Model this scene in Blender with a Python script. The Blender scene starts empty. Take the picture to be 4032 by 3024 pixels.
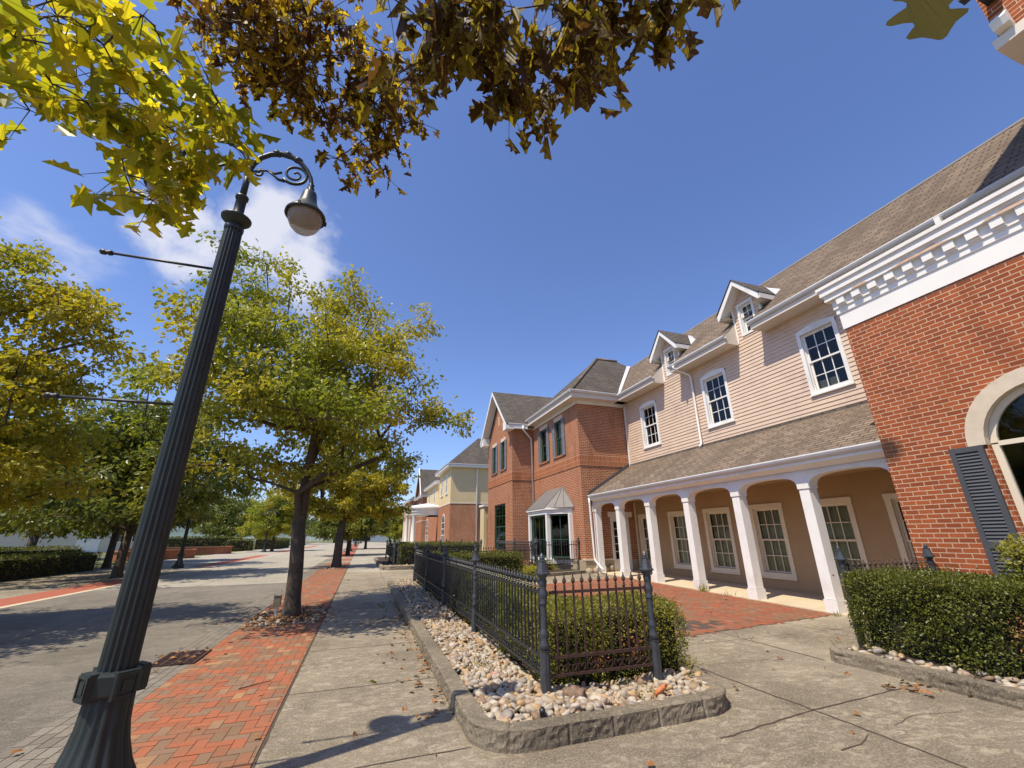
import bpy, math, random
import numpy as np
from mathutils import Vector, Matrix
random.seed(7)
RNG = np.random.default_rng(11)
scene = bpy.context.scene
COL = scene.collection
R = math.radians
V = Vector

# ------------------------------------------------------------------ helpers
def tag(o, label=None, cat=None, group=None, kind=None):
    if label: o['label'] = label
    if cat: o['category'] = cat
    if group: o['group'] = group
    if kind: o['kind'] = kind
    return o

def thing(name, label, cat, loc=(0, 0, 0), group=None, rz=0.0):
    o = bpy.data.objects.new(name, None)
    COL.objects.link(o)
    o.location = loc
    o.rotation_euler = (0, 0, rz)
    o.empty_display_size = 0.2
    return tag(o, label, cat, group)

def kids(o):
    return [c for c in bpy.data.objects if c.parent == o]

def copy_tree(o, parent=None, _map=None):
    if _map is None:
        _map = {}
        for c in bpy.data.objects:
            if c.parent is not None:
                _map.setdefault(c.parent.name, []).append(c)
    c = o.copy()
    COL.objects.link(c)
    if parent is not None:
        c.parent = parent
    for ch in _map.get(o.name, []):
        copy_tree(ch, c, _map)
    return c

def root_offset(o):
    if o is None:
        return V((0, 0, 0))
    while o.parent is not None:
        o = o.parent
    return V(o.location)

def link_mesh(name, me, mat, parent=None):
    o = bpy.data.objects.new(name, me)
    COL.objects.link(o)
    if mat is not None:
        me.materials.append(mat)
    if parent is not None:
        o.parent = parent
    return o

class MB:
    """collects faces and links them as one mesh object; frame=(O,U,N) maps (u,z,d) to the world"""
    def __init__(s, frame=None):
        s.v = []; s.f = []; s.frame = frame; s.smooth = []
    def pt(s, p):
        if s.frame is None:
            return V(p)
        O, U, N = s.frame
        return V(O) + V(U) * p[0] + V((0, 0, 1)) * p[1] + V(N) * p[2]
    def face(s, pts, smooth=False):
        if s.frame is not None and V(s.frame[1]).cross(V((0, 0, 1))).dot(V(s.frame[2])) < 0: pts = list(pts)[::-1]
        n = len(s.v)
        s.v += [s.pt(p) for p in pts]
        s.f.append(tuple(range(n, n + len(pts)))); s.smooth.append(smooth)
    def grid(s, rows, smooth=True, close=False):
        n = len(s.v); m = len(rows[0])
        for r in rows:
            s.v += [s.pt(p) for p in r]
        for i in range(len(rows) - 1):
            for j in range(m if close else m - 1):
                k = (j + 1) % m
                s.f.append((n + i * m + j, n + i * m + k, n + (i + 1) * m + k, n + (i + 1) * m + j)); s.smooth.append(smooth)
    def box(s, a, b):
        x0, y0, z0 = (min(a[i], b[i]) for i in range(3)); x1, y1, z1 = (max(a[i], b[i]) for i in range(3))
        P = [(x0, y0, z0), (x1, y0, z0), (x1, y1, z0), (x0, y1, z0), (x0, y0, z1), (x1, y0, z1), (x1, y1, z1), (x0, y1, z1)]
        n = len(s.v); s.v += [s.pt(p) for p in P]
        for q in ((0, 3, 2, 1), (4, 5, 6, 7), (0, 1, 5, 4), (1, 2, 6, 5), (2, 3, 7, 6), (3, 0, 4, 7)):
            s.f.append(tuple(n + i for i in q)); s.smooth.append(False)
    def prism(s, poly, ext):
        """poly: list of 3D points, ext: vector"""
        e = V(ext); A = [s.pt(p) for p in poly]
        if s.frame:
            O, U, N = s.frame
            e = V(U) * ext[0] + V((0, 0, 1)) * ext[1] + V(N) * ext[2]
        n = len(s.v); m = len(A)
        s.v += A + [p + e for p in A]
        s.f.append(tuple(n + i for i in reversed(range(m)))); s.smooth.append(False)
        s.f.append(tuple(n + m + i for i in range(m))); s.smooth.append(False)
        for i in range(m):
            j = (i + 1) % m
            s.f.append((n + i, n + j, n + m + j, n + m + i)); s.smooth.append(False)
    def tube(s, path, rad, seg=8, smooth=True, caps=True, star=None):
        path = [V(p) for p in path]; m = len(path)
        if not hasattr(rad, '__len__'): rad = [rad] * m
        n0 = len(s.v); ref = None
        for i, p in enumerate(path):
            t = (path[min(i + 1, m - 1)] - path[max(i - 1, 0)])
            if t.length < 1e-9: t = V((0, 0, 1))
            t.normalize()
            if ref is None:
                ref = t.orthogonal().normalized() if abs(t.z) < .95 else V((1, 0, 0))
            ref = (ref - t * ref.dot(t))
            if ref.length < 1e-6: ref = t.orthogonal()
            ref.normalize(); b = t.cross(ref)
            for k in range(seg):
                a = 2 * math.pi * k / seg
                r = rad[i] * (star[k % len(star)] if star else 1)
                s.v.append(s.pt(p + ref * (math.cos(a) * r) + b * (math.sin(a) * r)))
        for i in range(m - 1):
            for k in range(seg):
                l = (k + 1) % seg
                s.f.append((n0 + i * seg + k, n0 + i * seg + l, n0 + (i + 1) * seg + l, n0 + (i + 1) * seg + k)); s.smooth.append(smooth)
        if caps:
            s.f.append(tuple(n0 + k for k in reversed(range(seg)))); s.smooth.append(False)
            s.f.append(tuple(n0 + (m - 1) * seg + k for k in range(seg))); s.smooth.append(False)
    def lathe(s, prof, c=(0, 0, 0), seg=16, star=None, smooth=True, phase=0.0):
        rows = []
        for r, z in prof:
            rows.append([(c[0] + math.cos(2 * math.pi * k / seg + phase) * r * (star[k % len(star)] if star else 1),
                          c[1] + math.sin(2 * math.pi * k / seg + phase) * r * (star[k % len(star)] if star else 1), c[2] + z) for k in range(seg)])
        s.grid(rows, smooth=smooth, close=True)
        s.face(rows[-1]); s.face(list(reversed(rows[0])))
    def wall(s, u0, u1, z0, z1, holes=(), d=0.0):
        us = sorted({u0, u1, *[min(max(h[i], u0), u1) for h in holes for i in (0, 1)]})
        zs = sorted({z0, z1, *[min(max(h[i], z0), z1) for h in holes for i in (2, 3)]})
        for i in range(len(us) - 1):
            for j in range(len(zs) - 1):
                cu, cz = (us[i] + us[i + 1]) / 2, (zs[j] + zs[j + 1]) / 2
                if us[i + 1] - us[i] < 1e-5 or zs[j + 1] - zs[j] < 1e-5: continue
                if any(h[0] < cu < h[1] and h[2] < cz < h[3] for h in holes): continue
                s.face([(us[i], zs[j], d), (us[i + 1], zs[j], d), (us[i + 1], zs[j + 1], d), (us[i], zs[j + 1], d)])
    def clap(s, u0, u1, z0, z1, holes=(), h=0.122, clip=None):
        """lapped boards; clip(z)->(ua,ub) narrows a row"""
        z = z0
        while z < z1 - 1e-4:
            zt = min(z + h, z1)
            zs = sorted({z, zt, *[q for H in holes for q in (H[2], H[3]) if z < q < zt]})
            wob = random.uniform(-.0015, .0015)
            for j in range(len(zs) - 1):
                a, b = zs[j], zs[j + 1]; c = (a + b) / 2
                lo, hi = u0, u1
                if clip:
                    lo, hi = clip(c)
                    if hi <= lo: continue
                iv = [(lo, hi)]
                for H in holes:
                    if H[2] < c < H[3]:
                        nv = []
                        for p, q in iv:
                            if H[1] <= p or H[0] >= q: nv.append((p, q)); continue
                            if H[0] > p: nv.append((p, H[0]))
                            if H[1] < q: nv.append((H[1], q))
                        iv = nv
                da = .022 - (a - z) / h * .017 + wob; db = .022 - (b - z) / h * .017 + wob
                for p, q in iv:
                    s.face([(p, a, da), (q, a, da), (q, b, db), (p, b, db)])
                    if a == z: s.face([(p, a, 0.0), (q, a, 0.0), (q, a, da), (p, a, da)])
            z = zt
    def build(s, name, mat, parent=None, flip=False, uv=True):
        off = root_offset(parent)
        me = bpy.data.meshes.new(name)
        me.from_pydata([tuple(p - off) for p in s.v], [], s.f)
        if uv:
            lay = me.uv_layers.new(name='UV')
            data = np.zeros(len(me.loops) * 2)
            for p in me.polygons:
                n = p.normal
                if abs(n.z) > .985:
                    U, W = V((1, 0, 0)), V((0, 1, 0))
                else:
                    U = V((0, 0, 1)).cross(n).normalized(); W = n.cross(U)
                    if abs(U.y) > abs(U.x):
                        if U.y < 0: U = -U
                    elif U.x < 0: U = -U
                    if W.z < 0: W = -W
                for li in p.loop_indices:
                    q = s.v[me.loops[li].vertex_index]
                    data[2 * li] = q.dot(U); data[2 * li + 1] = q.dot(W)
            lay.data.foreach_set('uv', data)
        me.polygons.foreach_set('use_smooth', s.smooth)
        me.update()
        return link_mesh(name, me, mat, parent)

def np_mesh(name, verts, faces_flat, loop_tot, mat, parent=None, smooth=False):
    """verts (n,3); faces as flat index array with constant loop_tot per face"""
    off = np.array(root_offset(parent))
    me = bpy.data.meshes.new(name)
    verts = np.asarray(verts, np.float32) - off.astype(np.float32)
    nf = len(faces_flat) // loop_tot
    me.vertices.add(len(verts)); me.vertices.foreach_set('co', verts.ravel())
    me.loops.add(len(faces_flat)); me.loops.foreach_set('vertex_index', np.asarray(faces_flat, np.int32))
    me.polygons.add(nf); me.polygons.foreach_set('loop_start', np.arange(0, nf * loop_tot, loop_tot, dtype=np.int32))
    try: me.polygons.foreach_set('loop_total', np.full(nf, loop_tot, np.int32))
    except Exception: pass
    me.polygons.foreach_set('use_smooth', np.full(nf, smooth))
    me.update(calc_edges=True)
    return link_mesh(name, me, mat, parent)

# ------------------------------------------------------------------ materials
class NT:
    def __init__(s, name):
        s.m = bpy.data.materials.new(name); s.m.use_nodes = True
        s.t = s.m.node_tree; s.t.nodes.clear()
        s.out = s.t.nodes.new('ShaderNodeOutputMaterial')
    def n(s, typ, **kw):
        nd = s.t.nodes.new('ShaderNode' + typ)
        for k, v in kw.items():
            if k.startswith('_'): setattr(nd, k[1:], v)
            else:
                key = int(k[1:]) if k[0] == 'i' and k[1:].isdigit() else k.replace('__', ' ')
                if isinstance(v, bpy.types.NodeSocket): s.t.links.new(v, nd.inputs[key])
                else: nd.inputs[key].default_value = v
        return nd
    def l(s, a, b): s.t.links.new(a, b)
    def coord(s, kind='UV', scale=(1, 1, 1), rot=(0, 0, 0)):
        c = s.n('TexCoord') if kind != 'POS' else s.n('NewGeometry')
        o = c.outputs['Position'] if kind == 'POS' else c.outputs[kind]
        mp = s.n('Mapping'); s.l(o, mp.inputs['Vector'])
        mp.inputs['Scale'].default_value = scale; mp.inputs['Rotation'].default_value = rot
        return mp.outputs[0]
    def noise(s, vec, scale, detail=4, rough=.55, dist=0.0):
        nd = s.n('TexNoise', Scale=scale, Detail=detail, Roughness=rough, Distortion=dist)
        s.l(vec, nd.inputs['Vector']); return nd.outputs['Fac']
    def ramp(s, fac, stops, interp='LINEAR'):
        nd = s.n('ValToRGB'); s.l(fac, nd.inputs[0]); cr = nd.color_ramp; cr.interpolation = interp
        while len(cr.elements) < len(stops): cr.elements.new(.5)
        for e, (p, c) in zip(cr.elements, stops):
            e.position = p; e.color = (*c, 1) if len(c) == 3 else c
        return nd.outputs[0]
    def mix(s, fac, a, b, mode='MIX'):
        nd = s.t.nodes.new('ShaderNodeMix'); nd.data_type = 'RGBA'; nd.blend_type = mode
        for i, x in ((0, fac), (6, a), (7, b)):
            if isinstance(x, bpy.types.NodeSocket): s.l(x, nd.inputs[i])
            elif i == 0: nd.inputs[0].default_value = x
            else: nd.inputs[i].default_value = (*x, 1)
        return nd.outputs[2]
    def math(s, op, a, b=0.0):
        nd = s.n('Math', _operation=op)
        for i, x in ((0, a), (1, b)):
            if isinstance(x, bpy.types.NodeSocket): s.l(x, nd.inputs[i])
            else: nd.inputs[i].default_value = x
        return nd.outputs[0]
    def bump(s, h, strength=.3, dist=.01):
        nd = s.n('Bump', Strength=strength, Distance=dist); s.l(h, nd.inputs['Height']); return nd.outputs[0]
    def fin(s, col, rough=.7, bump=None, metal=0.0, spec=.5):
        p = s.n('BsdfPrincipled')
        for key, x in (('Base Color', col), ('Roughness', rough)):
            if isinstance(x, bpy.types.NodeSocket): s.l(x, p.inputs[key])
            elif key == 'Base Color': p.inputs[key].default_value = (*x, 1)
            else: p.inputs[key].default_value = x
        p.inputs['Metallic'].default_value = metal
        p.inputs['Specular IOR Level'].default_value = spec
        if bump is not None: s.l(bump, p.inputs['Normal'])
        s.l(p.outputs[0], s.out.inputs['Surface'])
        return s.m

def m_simple(name, c, rough=.6, var=.12, nscale=3.0, spec=.4, bump=.0, metal=0.0, dirt=None, bscale=60):
    t = NT(name); v = t.coord('POS')
    f = t.noise(v, nscale, 5, .6)
    a = tuple(x * (1 - var) for x in c); b = tuple(min(1, x * (1 + var)) for x in c)
    col = t.ramp(f, [(.3, a), (.7, b)])
    if dirt:
        f2 = t.noise(v, nscale * .6, 6, .7)
        col = t.mix(t.ramp(f2, [(.52, (0, 0, 0)), (.75, (.8, .8, .8))]), col, dirt)
    bp = t.bump(t.noise(v, bscale, 4), bump, .01) if bump else None
    return t.fin(col, rough, bp, metal, spec)

def m_brick(name, c1, c2, mortar, w=.205, h=.0755, ms=.011, rot=0, off=.5, soot=.25, stain=None):
    t = NT(name); v = t.coord('UV', rot=(0, 0, rot))
    wob = t.n('TexNoise', Scale=9.0, Detail=2.0); t.l(v, wob.inputs['Vector'])
    v2 = t.n('VectorMath', _operation='SCALE'); t.l(wob.outputs['Color'], v2.inputs[0]); v2.inputs['Scale'].default_value = .008
    v3 = t.n('VectorMath', _operation='ADD'); t.l(v, v3.inputs[0]); t.l(v2.outputs[0], v3.inputs[1])
    def br(a, b, m):
        k = t.n('TexBrick', Scale=1.0); k.offset = off
        t.l(v3.outputs[0], k.inputs['Vector'])
        k.inputs['Color1'].default_value = (*a, 1); k.inputs['Color2'].default_value = (*b, 1); k.inputs['Mortar'].default_value = (*m, 1)
        k.inputs['Mortar Size'].default_value = ms; k.inputs['Mortar Smooth'].default_value = .15
        k.inputs['Brick Width'].default_value = w; k.inputs['Row Height'].default_value = h; k.inputs['Bias'].default_value = 0
        return k
    k = br(c1, c2, mortar)
    f = t.noise(v, 1.3, 5, .65); f2 = t.noise(v, 28, 4, .6)
    col = t.mix(t.ramp(f, [(.35, (0, 0, 0)), (.75, (soot, soot, soot))]), k.outputs['Color'], tuple(x * .62 for x in c1))
    col = t.mix(t.ramp(f2, [(.3, (.0, .0, .0)), (.8, (.35, .35, .35))]), col, tuple(min(1, x * 1.35) for x in c2))
    f5 = t.noise(t.coord('POS', scale=(1, 1, .25)), 2.3, 4, .6)
    col = t.mix(t.ramp(f5, [(.52, (0, 0, 0)), (.70, (.38, .38, .38))]), col, tuple(x * .45 for x in c1))
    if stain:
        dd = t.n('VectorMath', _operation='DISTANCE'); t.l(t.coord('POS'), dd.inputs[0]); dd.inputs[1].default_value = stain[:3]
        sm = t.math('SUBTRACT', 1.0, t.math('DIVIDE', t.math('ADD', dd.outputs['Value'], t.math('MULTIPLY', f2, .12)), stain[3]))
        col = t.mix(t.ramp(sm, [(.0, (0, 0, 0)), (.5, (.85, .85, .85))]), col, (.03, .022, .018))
    hgt = t.math('ADD', t.math('MULTIPLY', t.math('SUBTRACT', 1.0, k.outputs['Fac']), 1.0), t.math('MULTIPLY', f2, .35))
    return t.fin(col, .85, t.bump(hgt, .75, .012), spec=.2)

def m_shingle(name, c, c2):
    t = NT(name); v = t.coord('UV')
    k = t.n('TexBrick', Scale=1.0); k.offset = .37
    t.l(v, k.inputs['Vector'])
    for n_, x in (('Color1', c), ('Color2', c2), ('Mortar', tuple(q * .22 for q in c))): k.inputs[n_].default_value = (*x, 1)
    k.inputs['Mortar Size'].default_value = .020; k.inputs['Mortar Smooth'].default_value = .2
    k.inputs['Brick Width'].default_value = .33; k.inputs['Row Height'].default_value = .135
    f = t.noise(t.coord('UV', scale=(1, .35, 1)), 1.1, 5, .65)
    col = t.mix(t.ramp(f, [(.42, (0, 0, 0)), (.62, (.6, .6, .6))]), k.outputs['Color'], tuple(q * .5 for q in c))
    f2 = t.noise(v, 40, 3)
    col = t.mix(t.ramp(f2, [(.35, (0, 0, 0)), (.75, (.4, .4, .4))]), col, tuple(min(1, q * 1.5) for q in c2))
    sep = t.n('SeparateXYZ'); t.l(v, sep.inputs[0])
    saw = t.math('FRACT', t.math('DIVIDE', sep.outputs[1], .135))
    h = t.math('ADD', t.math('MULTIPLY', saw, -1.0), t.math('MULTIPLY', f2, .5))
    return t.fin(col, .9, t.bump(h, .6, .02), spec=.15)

def m_leaf(name, stops, trans=.5, gloss=.35, patch=None, spots=None, pscale=.45, boost=1.45):
    """leaf: per-leaf colour; some boughs turned (patch); diffuse + translucent + a little sheen"""
    t = NT(name)
    g = t.n('NewGeometry')
    col = t.ramp(g.outputs['Random Per Island'], stops)
    v = t.coord('POS')
    if patch:
        f = t.noise(v, pscale, 3, .5)
        col = t.mix(t.ramp(f, [(.47, (0, 0, 0)), (.62, (.85, .85, .85))]), col, patch)
    if spots:
        f = t.noise(v, 38, 4, .7)
        r2 = t.math('ADD', f, t.math('MULTIPLY', t.math('SUBTRACT', g.outputs['Random Per Island'], .5), .35))
        col = t.mix(t.ramp(r2, [(.46, (0, 0, 0)), (.52, (.95, .95, .95))]), col, spots)
    p = t.n('BsdfPrincipled', Roughness=gloss); t.l(col, p.inputs['Base Color']); p.inputs['Specular IOR Level'].default_value = .45
    tr = t.n('BsdfTranslucent')
    tc = t.mix(1.0, col, (boost, boost * 1.0, boost * .55), 'MULTIPLY'); t.l(tc, tr.inputs['Color'])
    mx = t.n('MixShader'); mx.inputs[0].default_value = trans
    t.l(p.outputs[0], mx.inputs[1]); t.l(tr.outputs[0], mx.inputs[2]); t.l(mx.outputs[0], t.out.inputs['Surface'])
    return t.m

def m_island(name, stops, rough=.8, spots=None, bump=.2, bscale=60, patch=None, spec=.3, interp='LINEAR'):
    t = NT(name); g = t.n('NewGeometry'); v = t.coord('POS')
    col = t.ramp(g.outputs['Random Per Island'], stops, interp)
    f = t.noise(v, bscale, 5, .65)
    col = t.mix(t.ramp(f, [(.3, (.0, .0, .0)), (.75, (.4, .4, .4))]), col, spots or (.05, .04, .03))
    if patch:
        f2 = t.noise(v, patch[1], 5, .65)
        col = t.mix(t.ramp(f2, [(.45, (0, 0, 0)), (.68, (.8, .8, .8))]), col, patch[0])
    return t.fin(col, rough, t.bump(f, bump, .01), spec=spec)

def m_stamped(name, c1, c2, c3):
    """weathered stamped concrete: mottling, pale worn ridges, fine grain"""
    t = NT(name); v = t.coord('POS')
    f1 = t.noise(v, .8, 6, .65); f2 = t.noise(t.coord('POS', scale=(1, 1.7, 1), rot=(0, 0, .5)), 6.5, 10, .78, 1.0); f3 = t.noise(v, 55, 3, .75)
    col = t.mix(t.ramp(f2, [(.41, (0, 0, 0)), (.60, (1, 1, 1))]), c1, c2)
    col = t.mix(t.ramp(f1, [(.44, (0, 0, 0)), (.62, (.8, .8, .8))]), col, c3)
    f6 = t.noise(v, .33, 4, .6, .6); col = t.mix(t.ramp(f6, [(.48, (0, 0, 0)), (.66, (.55, .55, .55))]), col, tuple(min(1, x * 1.15) for x in c2))
    f7 = t.noise(v, 1.7, 5, .7); col = t.mix(t.ramp(f7, [(.56, (0, 0, 0)), (.68, (.6, .6, .6))]), col, tuple(x * .6 for x in c1))
    rid = t.math('ABSOLUTE', t.math('SUBTRACT', f2, .5))
    col = t.mix(t.ramp(rid, [(.0, (.75, .75, .75)), (.016, (0, 0, 0))]), col, tuple(x * .45 for x in c1))
    col = t.mix(t.ramp(f3, [(.50, (0, 0, 0)), (.66, (.45, .45, .45))]), col, tuple(min(1, x * 1.7) for x in c2))
    h = t.math('ADD', t.math('MULTIPLY', f2, 1.5), t.math('MULTIPLY', f3, .25))
    return t.fin(col, .88, t.bump(h, .7, .03), spec=.25)

M = {}
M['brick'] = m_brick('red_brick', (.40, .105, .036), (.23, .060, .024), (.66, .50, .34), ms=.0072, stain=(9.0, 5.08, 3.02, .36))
M['brick_b'] = m_brick('orange_brick', (.42, .130, .050), (.27, .080, .034), (.64, .48, .32), h=.076, w=.21, ms=.011)
M['soldier'] = m_brick('soldier_course', (.45, .15, .052), (.30, .088, .036), (.64, .48, .31), w=.078, h=.22, off=0, ms=.008)
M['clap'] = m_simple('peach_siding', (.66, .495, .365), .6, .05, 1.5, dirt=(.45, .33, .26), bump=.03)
M['clap_low'] = m_simple('shaded_siding', (.42, .28, .15), .6, .05, 1.5, bump=.03)  # siding under the porch, its shade put into a darker, browner colour
M['clap_w'] = m_simple('cream_siding', (.62, .56, .46), .6, .05, 1.0)
M['white'] = m_simple('white_paint', (.82, .80, .755), .5, .04, 2.0, dirt=(.62, .58, .50), bump=.04, bscale=30)
M['cornice'] = m_simple('cornice_paint', (.83, .80, .75), .6, .04, 1.2, dirt=(.62, .57, .49), bump=.05, bscale=40)
M['bare'] = m_simple('bare_wood', (.60, .42, .30), .8, .2, 6)
M['cream'] = m_simple('cream_trim', (.72, .63, .48), .55, .04, 2.0)
M['stone'] = m_simple('cast_stone', (.62, .52, .39), .8, .1, 6.0, bump=.2)
M['rubble'] = m_island('rubble_stone', [(0, (.36, .28, .18)), (.5, (.48, .38, .25)), (1, (.30, .23, .16))], .9, bump=.6, bscale=18)
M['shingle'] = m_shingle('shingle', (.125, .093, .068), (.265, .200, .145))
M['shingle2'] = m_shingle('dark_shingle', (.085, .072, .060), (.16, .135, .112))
M['gutter'] = m_simple('gutter_metal', (.62, .61, .59), .35, .06, 4.0, spec=.6)
M['metalroof'] = m_simple('standing_seam', (.20, .18, .165), .6, .06, 3.0, spec=.3)
M['flash'] = m_simple('flashing_lead', (.09, .09, .095), .6)
M['soffit'] = m_simple('soffit_paint', (.70, .63, .54), .7, .04, 1.0)
M['dark'] = m_simple('dark_room', (.022, .02, .018), .9, .2, 2)
M['curtain'] = m_simple('curtain_cloth', (.50, .48, .33), .85, .08, 4)
M['blind'] = m_simple('paper_blind', (.62, .52, .30), .85, .05, 4)
M['green'] = m_simple('green_frame', (.035, .085, .06), .45, .1, 4)
M['shutter'] = m_simple('slate_shutter', (.075, .078, .085), .5, .08, 4)
M['shutter2'] = m_simple('grey_shutter', (.20, .20, .215), .5, .08, 4)
M['iron'] = m_simple('black_iron', (.022, .024, .027), .45, .25, 12, spec=.5, bump=.1, bscale=90)
M['ironpost'] = m_simple('cast_iron', (.040, .045, .052), .42, .3, 10, spec=.6, bump=.25, bscale=70)
M['rust'] = m_simple('rusty_iron', (.060, .030, .022), .65, .4, 25, bump=.15)
M['lamp'] = m_simple('green_black_enamel', (.028, .035, .033), .42, .2, 8, spec=.35, bump=.05)
M['lampfar'] = m_simple('teal_enamel', (.035, .06, .06), .4, .2, 8)
M['kerb'] = m_stamped('kerb_stone', (.18, .15, .105), (.30, .25, .18), (.135, .112, .08))
M['walk'] = m_stamped('stamped_concrete', (.185, .152, .106), (.40, .335, .24), (.17, .140, .098))
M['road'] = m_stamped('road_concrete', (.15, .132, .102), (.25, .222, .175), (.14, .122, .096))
M['roadfar'] = m_stamped('glare_concrete', (.32, .285, .22), (.42, .38, .30), (.30, .265, .205))  # far paving lightened: low-angle glare put into the colour
M['slab'] = m_simple('porch_slab', (.58, .48, .33), .8, .08, 2.0, bump=.1, dirt=(.50, .38, .25))
M['paver'] = m_island('grey_paver', [(0, (.22, .19, .15)), (.5, (.28, .245, .195)), (1, (.19, .165, .13))], .9, bump=.3, bscale=40)
M['clay'] = m_island('clay_paver', [(0, (.37, .115, .052)), (.34, (.41, .130, .058)), (.58, (.31, .100, .048)), (.66, (.22, .138, .078)), (.88, (.26, .165, .105)), (.97, (.44, .24, .11)), (1, (.47, .27, .13))],
                     .85, spots=(.22, .10, .06), bump=.35, bscale=45, patch=((.20, .13, .075), 2.2))
M['clayflat'] = m_island('far_clay', [(0, (.40, .12, .07)), (1, (.44, .13, .07))], .9, bscale=8)
M['clay2'] = m_island('plaza_clay', [(0, (.30, .088, .044)), (.5, (.36, .108, .050)), (.75, (.24, .085, .045)), (.9, (.24, .135, .08)), (1, (.29, .185, .11))],
                      .88, spots=(.2, .09, .055), bump=.35, bscale=45, patch=((.21, .135, .075), 1.4))
M['soil'] = m_simple('soil', (.055, .038, .025), .95, .4, 12, bump=.6)
M['jointdark'] = m_simple('joint_dirt', (.085, .062, .045), .95, .3, 20)
M['grass'] = m_simple('dry_grass', (.13, .14, .05), .95, .3, 2, bump=.5)
M['hill'] = m_simple('wooded_hill', (.10, .14, .12), .95, .3, .02)
M['pebble'] = m_island('river_pebble', [(0, (.40, .33, .24)), (.16, (.50, .44, .35)), (.30, (.32, .22, .13)), (.44, (.48, .38, .25)), (.56, (.23, .15, .09)), (.66, (.38, .33, .27)), (.76, (.46, .30, .15)), (.86, (.27, .24, .21)), (.94, (.36, .26, .19))],
                       .6, spots=(.26, .19, .12), bump=.12, bscale=30, interp='CONSTANT')
M['bark'] = m_simple('bark', (.085, .065, .048), .95, .35, 14, bump=.9, bscale=28)
M['twig'] = m_simple('twig_bark', (.06, .045, .035), .9, .3, 14)
M['leaf1'] = m_leaf('oak_leaf', [(0, (.18, .22, .028)), (.35, (.26, .295, .036)), (.7, (.35, .36, .045)), (1, (.13, .17, .024))], .45, .36, patch=(.46, .39, .04), boost=1.4)
M['leafy'] = m_leaf('yellow_leaf', [(0, (.48, .38, .03)), (.4, (.40, .345, .03)), (.75, (.27, .27, .028)), (1, (.55, .41, .03))], .48, .45, patch=(.27, .275, .03), pscale=.6, boost=1.4)
M['leafd'] = m_leaf('green_leaf', [(0, (.075, .10, .02)), (.5, (.12, .15, .026)), (1, (.18, .20, .036))], .4, .38, patch=(.24, .24, .035))
M['leafn'] = m_leaf('near_leaf', [(0, (.46, .36, .025)), (.3, (.30, .30, .022)), (.6, (.17, .185, .016)), (.8, (.62, .50, .03)), (1, (.26, .265, .02))], .60, .42, boost=1.6)
M['leafb'] = m_leaf('withered_leaf', [(0, (.30, .24, .03)), (.3, (.20, .15, .026)), (.55, (.36, .28, .035)), (.8, (.26, .21, .03)), (1, (.42, .32, .035))], .58, .55, spots=(.07, .03, .014), boost=1.5)
M['hedge'] = m_leaf('box_leaf', [(0, (.10, .12, .018)), (.4, (.16, .175, .026)), (.75, (.24, .24, .036)), (1, (.36, .32, .05))], .34, .42, patch=(.32, .29, .045), pscale=1.2)
M['hedged'] = m_leaf('clipped_leaf', [(0, (.075, .092, .015)), (.5, (.125, .138, .022)), (1, (.21, .205, .034))], .32, .4)
M['litter'] = m_island('dead_leaf', [(0, (.20, .09, .035)), (.5, (.32, .17, .06)), (1, (.42, .16, .05))], .8, bscale=30)
M['stucco'] = m_simple('yellow_stucco', (.66, .52, .29), .9, .06, 1.0, bump=.15)
M['core'] = m_simple('hedge_core', (.018, .016, .010), .95)
def m_glass(name, tint=(.80, .82, .78), refl=1.3):
    t = NT(name)
    fr = t.n('Fresnel', IOR=1.45); f = t.math('MULTIPLY', fr.outputs[0], refl)
    tr = t.n('BsdfTransparent'); tr.inputs[0].default_value = (*tint, 1)
    gl = t.n('BsdfGlossy', Roughness=.03)
    mx = t.n('MixShader'); t.l(f, mx.inputs[0]); t.l(tr.outputs[0], mx.inputs[1]); t.l(gl.outputs[0], mx.inputs[2])
    t.l(mx.outputs[0], t.out.inputs['Surface']); return t.m
M['glass'] = m_glass('window_glass')
def m_globe():
    t = NT('lamp_globe')
    p = t.n('BsdfPrincipled', Roughness=.12); p.inputs['Base Color'].default_value = (.55, .47, .38, 1)
    tl = t.n('BsdfTranslucent'); tl.inputs[0].default_value = (.6, .5, .4, 1)
    mx = t.n('MixShader'); mx.inputs[0].default_value = .45
    t.l(p.outputs[0], mx.inputs[1]); t.l(tl.outputs[0], mx.inputs[2])
    tr = t.n('BsdfTransparent'); tr.inputs[0].default_value = (.9, .88, .84, 1)
    m2 = t.n('MixShader'); m2.inputs[0].default_value = .35
    t.l(mx.outputs[0], m2.inputs[1]); t.l(tr.outputs[0], m2.inputs[2]); t.l(m2.outputs[0], t.out.inputs['Surface']); return t.m
M['globe'] = m_globe()

# ------------------------------------------------------------------ camera, sun, sky
yaw, pit, rol = R(18.7), R(19.9), R(-.58)
fw = V((math.sin(yaw) * math.cos(pit), math.cos(yaw) * math.cos(pit), math.sin(pit)))
r0 = V((math.cos(yaw), -math.sin(yaw), 0)); u0 = r0.cross(fw)
rr = r0 * math.cos(rol) + u0 * math.sin(rol); uu = u0 * math.cos(rol) - r0 * math.sin(rol)
cd = bpy.data.cameras.new('camera'); cam = bpy.data.objects.new('camera', cd); COL.objects.link(cam)
cam.matrix_world = Matrix(((rr.x, uu.x, -fw.x, 0), (rr.y, uu.y, -fw.y, 0), (rr.z, uu.z, -fw.z, 1.6), (0, 0, 0, 1)))
cd.sensor_width = 36; cd.sensor_fit = 'HORIZONTAL'; cd.lens = 36 * 1655 / 4032
cd.clip_start = .05; cd.clip_end = 6000
scene.camera = cam
SUN = V((1, .40, -1.93)).normalized()
sl = bpy.data.lights.new('sun', 'SUN'); so = bpy.data.objects.new('sun', sl); COL.objects.link(so)
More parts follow.
